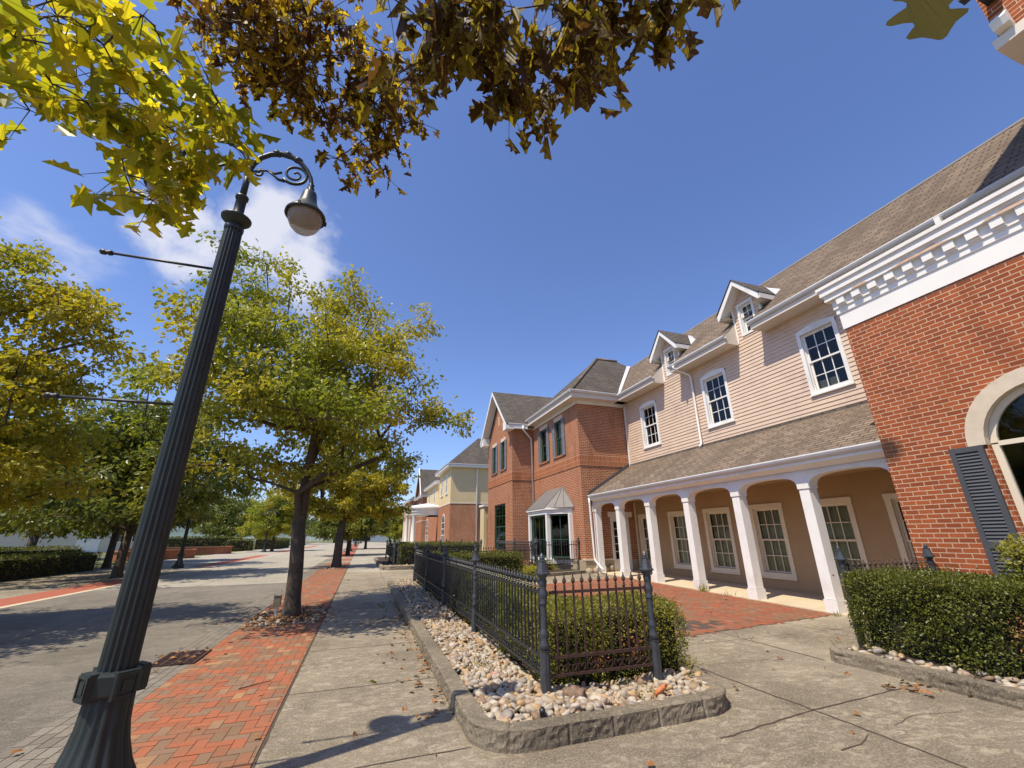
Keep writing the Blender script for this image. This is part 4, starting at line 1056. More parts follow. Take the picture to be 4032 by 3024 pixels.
# ------------------------------------------------------------------ foliage tools
def unit(a):
    return a / np.maximum(np.linalg.norm(a, axis=1, keepdims=True), 1e-9)
def half(pts, bend=.25, fold=.22):
    """right-hand outline (x,y) from base to tip -> verts and the two half polygons"""
    v = []
    for x, y in pts: v.append((x, y, fold * abs(x) - bend * y * y))
    L = [(-x, y, z) for x, y, z in v]
    n = len(pts)
    return np.array(v + L), [list(range(n)), [n + i for i in reversed(range(n))]]
SH_DIA = (np.array([(0, 0, 0), (.30, .45, .07), (0, 1, -.12), (-.30, .45, .07)]), [[0, 1, 2, 3]])
SH_OAK5 = half([(0, 0), (.30, .26), (.15, .46), (.36, .68), (0, 1)])
OAKP = [(0, -.16), (.012, .0), (.08, .05), (.19, .065), (.245, .10), (.235, .15), (.17, .20), (.135, .265), (.16, .325), (.30, .37), (.40, .415), (.435, .465), (.39, .515), (.26, .55), (.18, .60), (.18, .655), (.26, .72), (.315, .775), (.29, .82), (.17, .86), (.09, .935), (.045, .985), (0, 1.0)]
SH_OAK, SH_OAK_B, SH_OAK_C = half(OAKP, .30, .18), half([(x * .85, y) for x, y in OAKP], .55, .50), half([(x * 1.05, y) for x, y in OAKP], .05, -.25)
SH_CURL = half([(x * .8, y) for x, y in OAKP], .45, .75)
def leaves(name, C, D, N, S, shape, mat, parent=None, smooth=False):
    T, F = shape
    D = unit(D); N = N - D * np.sum(N * D, axis=1, keepdims=True); N = unit(N); X = np.cross(D, N)
    n, k = len(C), T.shape[-2]
    T = T if T.ndim == 3 else T[None]
    P = C[:, None, :] + S[:, None, None] * (T[:, :, 0:1] * X[:, None, :] + T[:, :, 1:2] * D[:, None, :] + T[:, :, 2:3] * N[:, None, :])
    lt = len(F[0]); idx = np.array([i for f in F for i in f])
    faces = (np.arange(n)[:, None] * k + idx[None, :]).ravel()
    return np_mesh(name, P.reshape(-1, 3), faces, lt, mat, parent, smooth)

def tree(name, label, base, blobs, ncl, per, lsize, mat, seed=1, trunk_r=.2, fork=2.0, lean=(0, 0), shape=SH_OAK5, cl=.42, group=None, cat='tree', twigs=2, up=.6, hub=.33):
    rng = np.random.default_rng(seed); rnd = random.Random(seed)
    root = thing(name, label, cat, base, group)
    B = V(base)
    cl_pts = []
    wts = np.array([b[3] * b[4] * b[5] for b in blobs]) ** .72; wts /= wts.sum()
    for k in range(ncl * 6):
        if len(cl_pts) >= ncl: break
        b = blobs[rng.choice(len(blobs), p=wts)]
        d = rng.normal(size=3); d /= np.linalg.norm(d); r = rng.random() ** .36 * (1.22 if rng.random() < .14 else 1)
        p = V((b[0] + d[0] * b[3] * r, b[1] + d[1] * b[4] * r, b[2] + d[2] * b[5] * r))
        if any((p - q).length < cl * .62 for q in cl_pts): continue
        cl_pts.append(p)
    f0 = B + V((lean[0], lean[1], fork))
    nodes = [[B + V((0, 0, -.1)), None], [B + V((lean[0] * .3, lean[1] * .3, fork * .5)), 0], [f0, 1]]
    top = V((sum(b[0] * b[3] for b in blobs) / sum(b[3] for b in blobs), sum(b[1] * b[3] for b in blobs) / sum(b[3] for b in blobs), max(b[2] for b in blobs)))
    prev = 2
    for i in range(1, 5):
        t = i / 5; nodes.append([f0.lerp(top, t) + V((rnd.uniform(-.2, .2), rnd.uniform(-.2, .2), 0)), prev]); prev = len(nodes) - 1
    cl_pts.sort(key=lambda p: (p - f0).length)
    ends = []
    for p in cl_pts:
        df = (p - f0).length; best, bd = 2, 1e9
        for i, (q, _) in enumerate(nodes):
            if i < 2: continue
            d = (p - q).length + (.9 if q.z > p.z + .1 else 0) * (q.z - p.z) + .22 * max(0, (q - f0).length - df) * 3 + hub * (q - f0).length
            if d < bd: best, bd = i, d
        q = nodes[best][0]; n_ = max(1, int((p - q).length / .55)); last = best
        for i in range(1, n_ + 1):
            t = i / n_
            c = q.lerp(p, t) + V((0, 0, math.sin(math.pi * t) * .07 * (p - q).length)) + (V((rnd.uniform(-.08, .08), rnd.uniform(-.08, .08), rnd.uniform(-.08, .08))) if i < n_ else V((0, 0, 0)))
            nodes.append([c, last]); last = len(nodes) - 1
        ends.append(last)
    cnt = [0] * len(nodes)
    for e in ends:
        i = e
        while i is not None: cnt[i] += 1; i = nodes[i][1]
    tot = max(1, len(ends)); rad = [max(.009, trunk_r * .95 * (c / tot) ** .52) for c in cnt]
    rad[0], rad[1], rad[2] = trunk_r * 1.35, trunk_r * 1.0, trunk_r * .96
    children = {}
    for i, (_, p) in enumerate(nodes):
        if p is not None: children.setdefault(p, []).append(i)
    mb = MB()
    mb.tube([B + V((0, 0, -.1)), B + V((0, 0, .12)), B + V((lean[0] * .1, lean[1] * .1, .4)), nodes[1][0], f0], [trunk_r * 1.6, trunk_r * 1.28, trunk_r * 1.08, trunk_r, trunk_r * .95], 12)
    def chain(i, p):
        path, rr2 = [nodes[p][0]], [min(rad[p], rad[i] * 1.25)]
        while True:
            path.append(nodes[i][0]); rr2.append(rad[i])
            ch = sorted(children.get(i, []), key=lambda c: -cnt[c])
            for c in ch[1:]: stack.append((c, i))
            if not ch: break
            i = ch[0]
        mb.tube(path, rr2, 7 if rr2[0] > .03 else 4, caps=False)
    stack = [(c, 2) for c in children.get(2, [])]
    while stack:
        i, p = stack.pop(); chain(i, p)
    tw = MB()
    Cs, Ds, Ns, Ss = [], [], [], []
    for e in ends:
        p = nodes[e][0]
        dirs = [V((rnd.gauss(0, 1), rnd.gauss(0, 1), rnd.gauss(.1, .45))).normalized() * cl * rnd.uniform(.6, 1.2) for _ in range(max(2, twigs + 1))]
        for d in dirs[:twigs]:
            tw.tube([p, p + d * .5 + V((0, 0, .03)), p + d], [.008, .005, .003], 3, caps=False)
        m = int(per * rnd.uniform(.6, 1.4)); sc = rnd.uniform(.8, 1.2)
        pick = rng.integers(0, len(dirs), m); t = rng.random(m) ** .6
        base_ = np.array([list(p + dirs[k] * float(tt)) for k, tt in zip(pick, t)])
        c = base_ + rng.normal(size=(m, 3)) * np.array([cl * .34, cl * .34, cl * .22]) * sc
        out = c - np.array(p); dd = unit(out + 1e-3) * .8 + rng.normal(size=(m, 3)) * .55 + np.array([0, 0, -.45])
        nn = rng.normal(size=(m, 3)) * .65 + np.array([0, 0, up])
        Cs.append(c); Ds.append(dd); Ns.append(nn); Ss.append(rng.uniform(.65, 1.2, m) * lsize)
    n0 = len(mb.v); mb.v += tw.v; mb.f += [tuple(i + n0 for i in q) for q in tw.f]; mb.smooth += tw.smooth
    mb.build('trunk', M['bark'], root, uv=False)
    leaves('crown', np.concatenate(Cs), np.concatenate(Ds), np.concatenate(Ns), np.concatenate(Ss), shape, M[mat], root)
    return root

G1 = 'street trees along both kerbs'
tree('oak_tree', 'green oak turning yellow, in the brick strip beside the sidewalk nearest the fence', (*TREE1, 0),
     [(-3.45, 11.3, 8.1, .75, .9, .95), (-3.2, 11.1, 6.7, 1.25, 1.4, 1.0), (-1.15, 11.3, 7.6, .95, 1.1, .75), (-1.3, 11.3, 6.6, 1.1, 1.2, .7), (.75, 11.2, 7.35, .62, .7, .30), (.1, 11.2, 6.35, 1.1, 1.4, .6), (.55, 11, 5.45, .95, 1.2, .5), (1.75, 11.2, 4.7, .72, 1.0, .42),
      (-.6, 10.9, 4.6, 1.4, 1.7, .85), (-2.6, 11, 4.9, 1.5, 1.8, 1.1), (-4.25, 11.2, 5.0, .7, 1.0, .7), (-4.1, 11.3, 3.4, .9, 1.2, .7), (-1.7, 11.4, 3.1, 1.4, 1.5, .45), (.75, 11.2, 3.6, .55, .8, .35), (-1.7, 12.2, 6.0, 1.6, 1.6, 1.3), (-2.5, 9.0, 4.5, 1.3, 1.2, .8), (-.7, 9.1, 4.1, 1.2, 1.1, .6), (-3.0, 9.3, 5.7, .9, 1.0, .7), (-1.2, 9.4, 5.6, 1.0, 1.0, .6), (-1.6, 13.4, 4.4, 1.8, 1.3, 1.2)],
     340, 108, .112, 'leaf1', 5, .150, 1.95, (-.12, 0), group=G1)
tree('oak_tree', 'golden yellow tree at the left edge of the picture, overhanging the road', (-9.3, 11.8, 0),
     [(-8.75, 11.6, 8.0, .55, .8, .55), (-9.3, 11.6, 7.3, 1.6, 1.6, 1.0), (-8.0, 11.6, 7.3, .9, .9, .5), (-7.1, 11.6, 7.4, .45, .7, .40), (-7.4, 11.6, 6.4, 1.0, 1.3, .6), (-6.5, 11.6, 6.2, .6, 1.0, .5), (-6.7, 11.6, 5.3, .9, 1.3, .6), (-8.2, 11.6, 4.8, 1.7, 2, 1.0), (-7.6, 11.6, 3.7, 1.5, 2.0, .75), (-8.6, 11.6, 2.9, 1.6, 2.2, .45), (-7.0, 11.6, 2.95, 1.0, 1.8, .4), (-10.3, 11.6, 3.0, 1.8, 2.2, .7), (-11, 11.8, 5, 2.2, 2.5, 2.4), (-8.0, 9.2, 4.4, 1.6, 1.4, .9), (-9.5, 8.8, 5.6, 1.8, 1.4, 1.2), (-8.2, 9.4, 3.0, 1.4, 1.3, .5), (-8.8, 7.6, 4.6, 1.6, 1.1, .9), (-10.2, 7.6, 5.4, 1.5, 1.1, 1.1), (-7.4, 11.8, 2.7, 1.5, 1.8, .35), (-9.6, 11.6, 2.7, 1.6, 1.8, .4)],
     440, 115, .130, 'leafy', 8, .2, 2.0, group=G1)
tree('oak_tree', 'second oak along the sidewalk, behind the nearest one, with a leafy bough toward the houses', (*TREE2, 0),
     [(-1.2, 28, 6.4, 2.2, 2.2, 1.3), (-.4, 28, 5.0, 2.6, 2.4, 1.0), (1.1, 28, 4.6, 1.4, 1.8, 1.0), (1.7, 28, 3.2, 1.1, 1.4, .55), (-3.2, 28, 4.4, 1.6, 2.0, 1.0), (-1.2, 28, 3.2, 2.4, 2.2, .5)],
     170, 110, .18, 'leafy', 9, .23, 1.9, group=G1)
far = [('third tree down the sidewalk side, its crown lost behind the second', -1.2, 47, 7.2, 3.2, 'leafd'), ('fourth tree down the sidewalk, low dark crown over the brick strip', .6, 72, 8, 4.2, 'leafd'),
       ('dark green tree across the street just behind the lamp shaft', -10.4, 25.5, 9.0, 5.0, 'leafd'), ('shady tree at far left over the low hedge', -21.0, 30, 10.5, 7.0, 'leafd'), ('dense tree between the golden tree and the planters', -14.5, 34, 10.5, 5.6, 'leafd'), ('dark green tree over the brick planters across the street', -15.5, 41, 8.5, 4.0, 'leafd'), ('slim tree beside the lamp across the street by the clipped hedges', -11.3, 67.5, 8.5, 3.6, 'leaf1')]
for i, (l, x, y, h, r_, m) in enumerate(far):
    tree('street_tree', l, (x, y, 0), [(x, y, h * .80, r_ * .6, r_ * .6, h * .16), (x - r_ * .35, y, h * .58, r_ * .62, r_ * .7, h * .16), (x + r_ * .4, y, h * .56, r_ * .6, r_ * .7, h * .16), (x, y - r_ * .2, h * .40, r_ * .9, r_ * .85, h * .12), (x - r_ * .3, y - r_ * .3, h * .29, r_ * .8, r_ * .8, h * .05)], 230, 100, .26, m, 30 + i, .18, 2.0, cl=.65, group=G1, shape=SH_DIA, twigs=0)
G2 = 'trees beyond the lawns and houses'
bg = [('broad dark tree behind the cream siding house at far left', -40, 62, 14, 8, 'leafd'), ('dark tree behind the far hedge, left of the lamp post', -27, 50, 11, 6, 'leafd'), ('green tree standing by the far end of the clipped hedge', -22, 88, 10, 5.5, 'leafd'), ('bushy tree at the end of the lawn near the rail fence', -27, 120, 11, 7, 'leaf1'),
      ('round tree in front of the white rail fence', -17, 135, 10, 6.5, 'leafd'), ('tree closing the left side of the street end', -9, 165, 11, 7, 'leafd'), ('tree closing the middle of the street end', 0, 205, 13, 9, 'leafd'), ('tree closing the right side of the street end', 9, 160, 10, 6, 'leaf1'),
      ('pale tree beyond the canopy columns', 7.5, 112, 8, 4.5, 'leaf1'), ('tall tree far behind the rail fence', -48, 180, 15, 10, 'leafd'), ('wide tree behind the siding house roof', -62, 110, 16, 10, 'leafd')]
for i, (l, x, y, h, r_, m) in enumerate(bg):
    tree('tree', l, (x, y, 0), [(x, y, h * .78, r_ * .65, r_ * .65, h * .18), (x - r_ * .4, y, h * .52, r_ * .6, r_ * .7, h * .18), (x + r_ * .4, y, h * .5, r_ * .6, r_ * .7, h * .18), (x, y, h * .32, r_ * .85, r_ * .8, h * .10)], 110, 80, .2 + y * .0019, m, 60 + i, .2 + h * .01, h * .18, cl=.12 * r_ + .25, group=G2, shape=SH_DIA, twigs=0)

# the oak the photograph is taken under: trunk behind the camera, boughs overhead
NEAR_A = [(-1.58, 1.69, 3.62), (-1.46, 1.61, 3.42), (-1.61, 1.81, 3.47), (-1.5, 1.69, 3.59), (-1.48, 1.74, 3.49), (-1.57, 1.82, 3.4), (-1.37, 1.6, 3.58), (-1.34, 1.63, 3.5), (-1.47, 1.89, 3.66), (-1.43, 1.78, 3.41), (-1.26, 1.58, 3.53), (-1.38, 1.77, 3.87), (-1.29, 1.73, 3.65), (-1.36, 1.85, 3.61), (-1.34, 1.83, 3.41), (-1.2, 1.7, 3.5), (-1.21, 1.82, 3.5), (-1.36, 2.01, 3.56), (-1.31, 1.88, 3.33), (-1.31, 2.07, 3.59), (-1.15, 1.79, 3.55), (-1.23, 2.03, 3.68), (-1.12, 1.89, 3.38), (-1.25, 2, 3.37), (-1.07, 1.87, 3.4), (-1.06, 1.95, 3.34), (-1.22, 2.07, 3.38), (-1.06, 1.96, 3.48), (-1.02, 1.97, 3.6), (-1, 1.98, 3.39), (-0.93, 1.88, 3.59), (-0.89, 1.86, 3.63), (-0.93, 2.09, 3.78), (-0.84, 1.9, 3.46), (-0.83, 1.97, 3.62), (-1.02, 2.15, 3.64), (-1.1, 2.15, 3.39), (-1.11, 2.08, 3.23), (-1.31, 2.26, 3.45), (-1.2, 1.97, 3.18), (-1.19, 2.03, 3.14), (-1.1, 2.03, 3.11), (-1.1, 2.19, 3.24), (-1.09, 2.26, 3.48), (-0.93, 2.04, 3.4), (-0.89, 2.02, 3.44), (-1.6, 1.96, 3.41), (-1.15, 1.56, 3.6), (-1.07, 1.53, 3.63), (-1.09, 1.82, 3.79), (-1.05, 1.59, 3.64)]
NEAR_B = [(0.23, 1.52, 3.9), (0.43, 1.38, 3.73), (0.76, 1.09, 4.07), (-0.11, 1.86, 3.85), (0.23, 1.33, 3.97), (0.75, 1.06, 3.9), (0.75, 1.49, 3.86), (0.84, 1.08, 4.1), (0.25, 1.12, 3.85), (0.51, 1.5, 3.69), (1.07, 0.91, 3.89), (0.04, 1.38, 3.98), (0.77, 1.13, 3.86), (0.65, 1.33, 4.01), (0.4, 1.41, 3.78), (0.89, 1.17, 4.16), (0.88, 1.05, 3.9), (0.23, 1.18, 3.92), (0.41, 1.13, 3.84), (1, 0.85, 3.8), (0.69, 1.01, 3.9), (1, 1.21, 4.08), (0.28, 1.22, 4), (0.7, 1.06, 4.01), (0.16, 1.58, 4.12), (0.81, 1.22, 4.2), (0.62, 1.45, 4.01), (0.85, 1.25, 3.74), (0.74, 1.33, 3.78), (0.58, 1.51, 3.83), (0.19, 1.32, 3.86), (0.61, 1.06, 3.98), (0.5, 1.36, 3.76), (-0.11, 1.55, 3.71), (0.79, 1.11, 4.13), (0.85, 1.28, 3.94), (0.88, 1.16, 3.9), (-0.14, 1.34, 3.98), (0.25, 1.49, 3.97), (0.78, 1.25, 4.03), (0.37, 1.21, 3.77), (0.48, 1.57, 4.02), (0.31, 1.38, 3.93), (0.91, 0.94, 3.93), (0.87, 1.55, 3.99), (0.32, 1.37, 4.11), (1.01, 1.01, 3.86), (0.13, 1.35, 3.72), (0.85, 1.03, 3.97), (0.34, 1.35, 3.94), (1.06, 0.96, 3.88), (0.38, 1.41, 3.69), (0.17, 1.32, 4.05), (0.6, 1.13, 3.89), (0.12, 1.46, 4.08), (0.04, 1.43, 3.97), (0.37, 1.34, 3.85), (0.53, 1.43, 4.08), (1.15, 0.92, 3.89), (0.83, 1.16, 3.7), (0.28, 1.32, 3.87), (0.15, 1.17, 3.84), (0.73, 1.18, 3.93), (1.07, 1.03, 4.16), (-0.12, 1.84, 3.93), (0.1, 1.45, 4.02), (0.85, 1.18, 3.73), (0.75, 1.15, 3.83), (0.63, 1.43, 3.68), (0.36, 1.25, 3.95)]
NEAR_C = [(-0.69, 1.71, 4.28), (-0.65, 1.59, 3.95), (-0.79, 1.94, 3.98), (-0.54, 1.96, 3.99), (-0.84, 2, 4.04), (-0.08, 2.25, 4.08), (-0.78, 1.76, 4.05), (-0.55, 1.74, 4.27), (-0.25, 1.81, 4.04), (-0.88, 1.64, 4.14), (-0.67, 1.89, 4.16), (-0.62, 1.65, 3.94), (-0.43, 2.08, 3.97), (-0.84, 1.73, 4.13), (-0.24, 2.03, 3.8), (-0.5, 1.71, 4.06), (-0.95, 1.75, 4.3), (-0.09, 1.81, 4.11), (-0.18, 1.88, 3.94), (-0.65, 1.9, 3.9), (-0.92, 1.77, 4.09), (-0.52, 1.85, 4.06), (-0.73, 1.89, 3.94), (-0.21, 1.81, 4.08), (-0.14, 2.14, 3.73), (-0.49, 1.98, 4.03), (-0.6, 1.83, 4.19), (-0.29, 2.09, 3.66), (-0.43, 1.74, 4.28), (-0.75, 1.75, 4.01), (-0.84, 2.05, 4.23), (-0.86, 1.85, 4.34), (-0.94, 1.68, 3.86), (-0.91, 1.75, 4.22), (-0.16, 1.95, 3.99), (-0.56, 1.67, 3.98), (-0.56, 1.73, 4.45), (-0.39, 2.19, 4.17), (-0.98, 1.77, 4.25), (-0.01, 1.94, 4.21), (-0.76, 1.83, 4.41), (-0.81, 1.74, 4.17), (-0.96, 1.78, 4.17), (-1.03, 1.82, 4.1), (-0.81, 1.75, 4.37), (-0.25, 2.08, 4.24), (-0.6, 1.92, 3.92), (-0.61, 1.89, 3.87), (-0.93, 1.83, 4.05), (-0.89, 1.7, 4.19), (-0, 1.74, 4.16), (-0.38, 2.07, 4.24), (-0.57, 2.02, 4.23), (-0.74, 1.9, 4.17), (-0.11, 2.17, 3.94), (-0.84, 1.77, 4.23), (-0.6, 1.84, 3.9), (0.03, 1.98, 4.29), (-0.13, 1.98, 3.81), (-0.77, 1.89, 4.32), (-0.34, 1.86, 4.24), (-0.67, 1.8, 3.97), (-0.37, 2.11, 3.71), (-0.5, 1.72, 4.29), (-0.87, 1.87, 3.98), (-0.47, 1.73, 4.35), (-0.74, 1.54, 4.01), (-0.16, 2.31, 4.06), (-0.08, 1.81, 4.16), (-0.13, 1.77, 4.19), (-0.83, 1.83, 4.22), (-0.19, 2.01, 4.12), (-0.97, 1.65, 4.09), (-0.7, 1.57, 4.13), (-0.82, 1.88, 4), (-0.52, 1.75, 3.88), (-0.41, 1.97, 3.88), (-0.68, 1.77, 4.37), (0.03, 1.88, 3.89), (-0.93, 1.54, 3.94), (-0.64, 2.01, 4.22), (-0.06, 2.1, 3.89), (-0.77, 1.92, 4.03), (-0.91, 1.93, 4.02), (-0.57, 2.08, 4.09), (-0.97, 1.74, 3.94), (-0.56, 1.88, 4.29), (0.03, 1.82, 3.86), (-0.58, 1.84, 4.36), (-0.43, 1.77, 4.07), (-0.23, 2.29, 3.89), (-0.12, 2.01, 3.91), (-0.91, 1.75, 4.26), (-0.64, 1.79, 4.06), (-0.09, 1.83, 4.26), (-0.85, 1.71, 4.01), (-0.73, 1.99, 4.2), (-0.96, 1.89, 4.16), (-0.71, 1.61, 4.04), (-0.92, 2.02, 4.06), (-0.55, 1.89, 4.39), (-0.34, 1.64, 4.13), (-0.36, 1.91, 3.89), (-0.5, 2.19, 4.17), (-0.69, 1.78, 4.45), (-0.2, 2.05, 3.74), (-0.62, 2.11, 4.1), (-0.4, 1.85, 4.44), (-0.57, 1.65, 4.09), (-0.35, 1.89, 4.32), (-0.29, 1.91, 3.97), (-0.17, 1.97, 4.28), (-0.64, 1.96, 4.02), (-0.87, 1.69, 4.12), (-0.25, 1.83, 3.93), (-0.11, 1.97, 4.19), (-0.31, 1.82, 4.32), (-0.3, 1.74, 4.1), (-0.56, 1.85, 3.8), (-0.47, 1.73, 3.94)]
OAK = thing('overhanging_oak', 'oak overhead with yellow green sprays on the left and withered brown ones at the top', 'tree', (-1.2, -4.5, 0))
mb = MB(); mb.tube([(-1.2, -4.5, -.1), (-1.2, -4.5, .3), (-1.15, -4.45, 2.2), (-1.1, -4.3, 3.4)], [.42, .33, .27, .24], 14)
mb.tube([(-1.1, -4.3, 3.3), (-1.3, -2.6, 4.4), (-1.6, -.6, 4.9), (-1.8, .7, 4.75)], [.16, .12, .085, .05], 10)
mb.tube([(-1.1, -4.3, 3.3), (-.3, -2.6, 4.7), (.2, -.9, 5.4), (.4, .4, 5.2)], [.17, .12, .085, .05], 10)
mb.tube([(-.3, -2.6, 4.7), (-.5, -1.0, 5.6), (-.7, .5, 5.7), (-.75, 1.2, 5.2)], [.10, .08, .06, .04], 10)
oak_mb = mb
tw = MB(); rng = np.random.default_rng(21)
def sprays(name, pts, src, per, size, spread, mat, shape, droop, gnode=1.0):
    nodes = [(V(s), None) for s in src]
    for p in sorted([V(p) for p in pts], key=lambda p: min((p - V(s)).length for s in src)):
        q = min((n[0] for n in nodes), key=lambda n: (n - p).length + (2.5 if n.z < p.z - .05 else 0) * .3)
        n_ = max(2, int((p - q).length / .16)); pr = []
        for i in range(n_ + 1):
            t = i / n_; c = q.lerp(p, t) + V((0, 0, .12 * math.sin(math.pi * t) * (p - q).length)) + (V(rng.normal(size=3) * .012) if 0 < i < n_ else V((0, 0, 0)))
            pr.append(c); nodes.append((c, None))
        L = (p - q).length; tw.tube(pr, [.0032 + .0045 * min(1.5, L) * (1 - i / n_) for i in range(n_ + 1)], 5, caps=False)
    Cs, Ds, Ns, Ss = [], [], [], []
    for p in pts:
        m = max(1, int(per * rng.uniform(.6, 1.4)))
        c = np.array(p) + rng.normal(size=(m, 3)) * np.array([spread, spread, spread * .8])
        d = rng.normal(size=(m, 3)) * .75 + np.array([0, 0, -droop]); n = rng.normal(size=(m, 3)) + np.array([-.2, -.5, .35])
        Cs.append(c); Ds.append(d); Ns.append(n); Ss.append(rng.uniform(.7, 1.15, m) * size)
        for q in c[: max(1, m // 2)]: tw.tube([p, V(p).lerp(V(q), .5) + V((0, 0, .01)), q], [.0024, .0018, .0012], 3, caps=False)
    C, D, Nn, S = map(np.concatenate, (Cs, Ds, Ns, Ss)); k = rng.integers(0, 3, len(C))
    vs = (SH_OAK, SH_OAK_B, SH_OAK_C) if shape is SH_OAK else (SH_CURL, SH_OAK_B, SH_OAK)
    T3 = np.stack([v[0] for v in vs]) if len({len(v[0]) for v in vs}) == 1 else None
    return leaves(name, C, D, Nn, S, (T3[k], vs[0][1]), M[mat], OAK)
sprays('crown', NEAR_A, [(-1.8, .7, 4.75), (-1.5, 1.2, 4.5)], 8.0, .116, .085, 'leafn', SH_OAK, .75)
sprays('withered_crown', NEAR_B, [(.4, .4, 5.2), (.6, .5, 5.0)], 6.6, .132, .085, 'leafb', SH_CURL, 1.5)
sprays('yellow_crown', NEAR_C, [(-.75, 1.2, 5.2), (-.6, 1.3, 5.0)], 9.5, .076, .08, 'leafb2', SH_CURL, 1.2)
leaves('hanging_leaf', np.array([(.655, .166, 2.325)]), np.array([(.12, -.02, -1.0)]), np.array([(-.62, -.62, -.30)]), np.array([.105]), half(OAKP, .06, .10), M['leafdark'], OAK)
tw.tube([(.4, -.6, 5.2), (.5, -.1, 3.6), (.62, .12, 2.7), (.655, .166, 2.31)], [.008, .006, .003, .002], 5, caps=False)
n0 = len(oak_mb.v); oak_mb.v += tw.v; oak_mb.f += [tuple(i + n0 for i in q) for q in tw.f]; oak_mb.smooth += tw.smooth
oak_mb.build('trunk', M['bark'], OAK, uv=False)

# ------------------------------------------------------------------ hedges
def hedge(label, boxes, n, size, mat='hedge', name='hedge', lump=.085, seed=3, dead=None, cat='hedge', fill=.13):
    rng = np.random.default_rng(seed)
    x0, y0, z0 = boxes[0][0], boxes[0][2], boxes[0][4]
    root = thing(name, label, cat, (x0, y0, 0))
    core = MB(); Cs, Ns = [], []
    areas = []
    for (a, b, c, d, e, f) in boxes:
        core.box((a + .12, c + .12, e), (b - .12, d - .12, f - .13))
        areas.append((b - a) * (d - c) + 2 * ((b - a) + (d - c)) * (f - e))
    tot = sum(areas)
    for (a, b, c, d, e, f), ar in zip(boxes, areas):
        m = int(n * ar / tot); Fc = [((b - a) * (d - c), 4), ((d - c) * (f - e), 0), ((d - c) * (f - e), 1), ((b - a) * (f - e), 2), ((b - a) * (f - e), 3)]
        w_ = np.array([q[0] for q in Fc]); k = rng.choice(5, m, p=w_ / w_.sum()); kk = np.array([q[1] for q in Fc])[k]
        u = rng.random((m, 3)); P = np.stack([a + (b - a) * u[:, 0], c + (d - c) * u[:, 1], e + (f - e) * u[:, 2] ** .85], 1); N = np.zeros((m, 3))
        for q, (ax, val, sg) in {0: (0, a, -1), 1: (0, b, 1), 2: (1, c, -1), 3: (1, d, 1), 4: (2, f, 1)}.items():
            s_ = kk == q; P[s_, ax] = val; N[s_, ax] = sg
        # round the upper edges and heave the surface
        cx, cy = (a + b) / 2, (c + d) / 2
        for ax, lo, hi in ((0, a, b), (1, c, d)):
            ex = np.minimum(P[:, ax] - lo, hi - P[:, ax]); P[:, 2] -= np.where(kk == 4, .09 * np.exp(-ex / .06), 0)
        zt = (f - P[:, 2]); s_ = kk < 4
        P[s_] -= N[s_] * (.10 * np.exp(-zt[s_] / .07))[:, None]
        h = np.sin(P[:, 0] * 5.3 + 1) * np.sin(P[:, 1] * 4.7 + .3) + .6 * np.sin(P[:, 2] * 11 + P[:, 1] * 7.1) + .5 * np.sin(P[:, 0] * 13 + P[:, 1] * 11 + 2)
        P += N * (h * lump * .6)[:, None]
        P -= N * (rng.random(m)[:, None] ** 1.6 * fill)
        P += N * (np.where(rng.random(m) < .05, rng.random(m) * .12, 0))[:, None]
        Cs.append(P); Ns.append(N)
    C, N = np.concatenate(Cs), np.concatenate(Ns); m = len(C)
    D = N * .7 + rng.normal(size=(m, 3)) * .7 + np.array([0, 0, .35]); NN = N * .5 + rng.normal(size=(m, 3)) * .6 + np.array([0, 0, .5])
    S = rng.uniform(.6, 1.25, m) * size
    if dead:
        s_ = np.zeros(m, bool)
        for (p, r_) in dead: s_ |= np.linalg.norm(C - np.array(p), axis=1) < r_ * rng.uniform(.5, 1.1, m)
        leaves('dead_leaves', C[s_], D[s_], NN[s_], S[s_], SH_DIA, M['litter'], root)
        C, D, NN, S = C[~s_], D[~s_], NN[~s_], S[~s_]
    leaves('foliage', C, D, NN, S, SH_DIA, M[mat], root); core.build('branches', M['core'], root, uv=False)
    return root
BZ = .10
hedge('clipped box hedge inside the corner iron fence, above the river pebbles', [(2.0, 2.7, 4.75, 6.0, BZ, .80), (2.55, 3.85, 4.80, 5.85, BZ, .84), (1.98, 2.75, 5.9, 8.4, BZ, .82)], 52000, .030, seed=4, dead=[((3.05, 4.85, .4), .2), ((2.6, 4.8, .3), .12)])
hedge('long run of box hedge behind the sidewalk fence, beyond the first posts', [(1.98, 2.8, 8.3, 16.0, BZ, .86)], 26000, .042, seed=5)
hedge('big clipped hedge on the raised bed at the right, under the shuttered window', [(6.68, 7.75, 1.0, 4.85, BZ, 1.06)], 62000, .036, mat='hedged', seed=6, dead=[((6.7, 2.95, .55), .28), ((6.72, 2.7, .25), .25)])
hedge('dark hedge across the walkway, in front of the bay window', [(2.0, 5.6, 15.5, 16.5, BZ, 1.02)], 15000, .055, mat='hedged', seed=7)
hedge('hedge behind the second iron fence past the walkway', [(2.05, 3.0, 25.6, 34, .1, 1.2), (2.9, 6.6, 25.6, 26.6, .1, 1.25)], 15000, .08, mat='hedged', seed=8)
hedge('low hedge across the street in the shade at far left', [(-16.2, -14.2, 15, 32.4, .0, .95)], 22000, .07, mat='hedged', seed=9, lump=.1)
hedge('second low hedge across the street, farther back in deep shade', [(-23, -19.5, 22, 42, .0, 1.15)], 9000, .11, mat='hedged', seed=19, lump=.1)
hedge('long sunlit hedge in front of the cream siding house', [(-47, -30, 83, 85, 0, 1.9), (-30, -18.5, 79.5, 81.5, 0, 1.9)], 9000, .2, mat='hedged', seed=10, lump=.12, fill=.25)
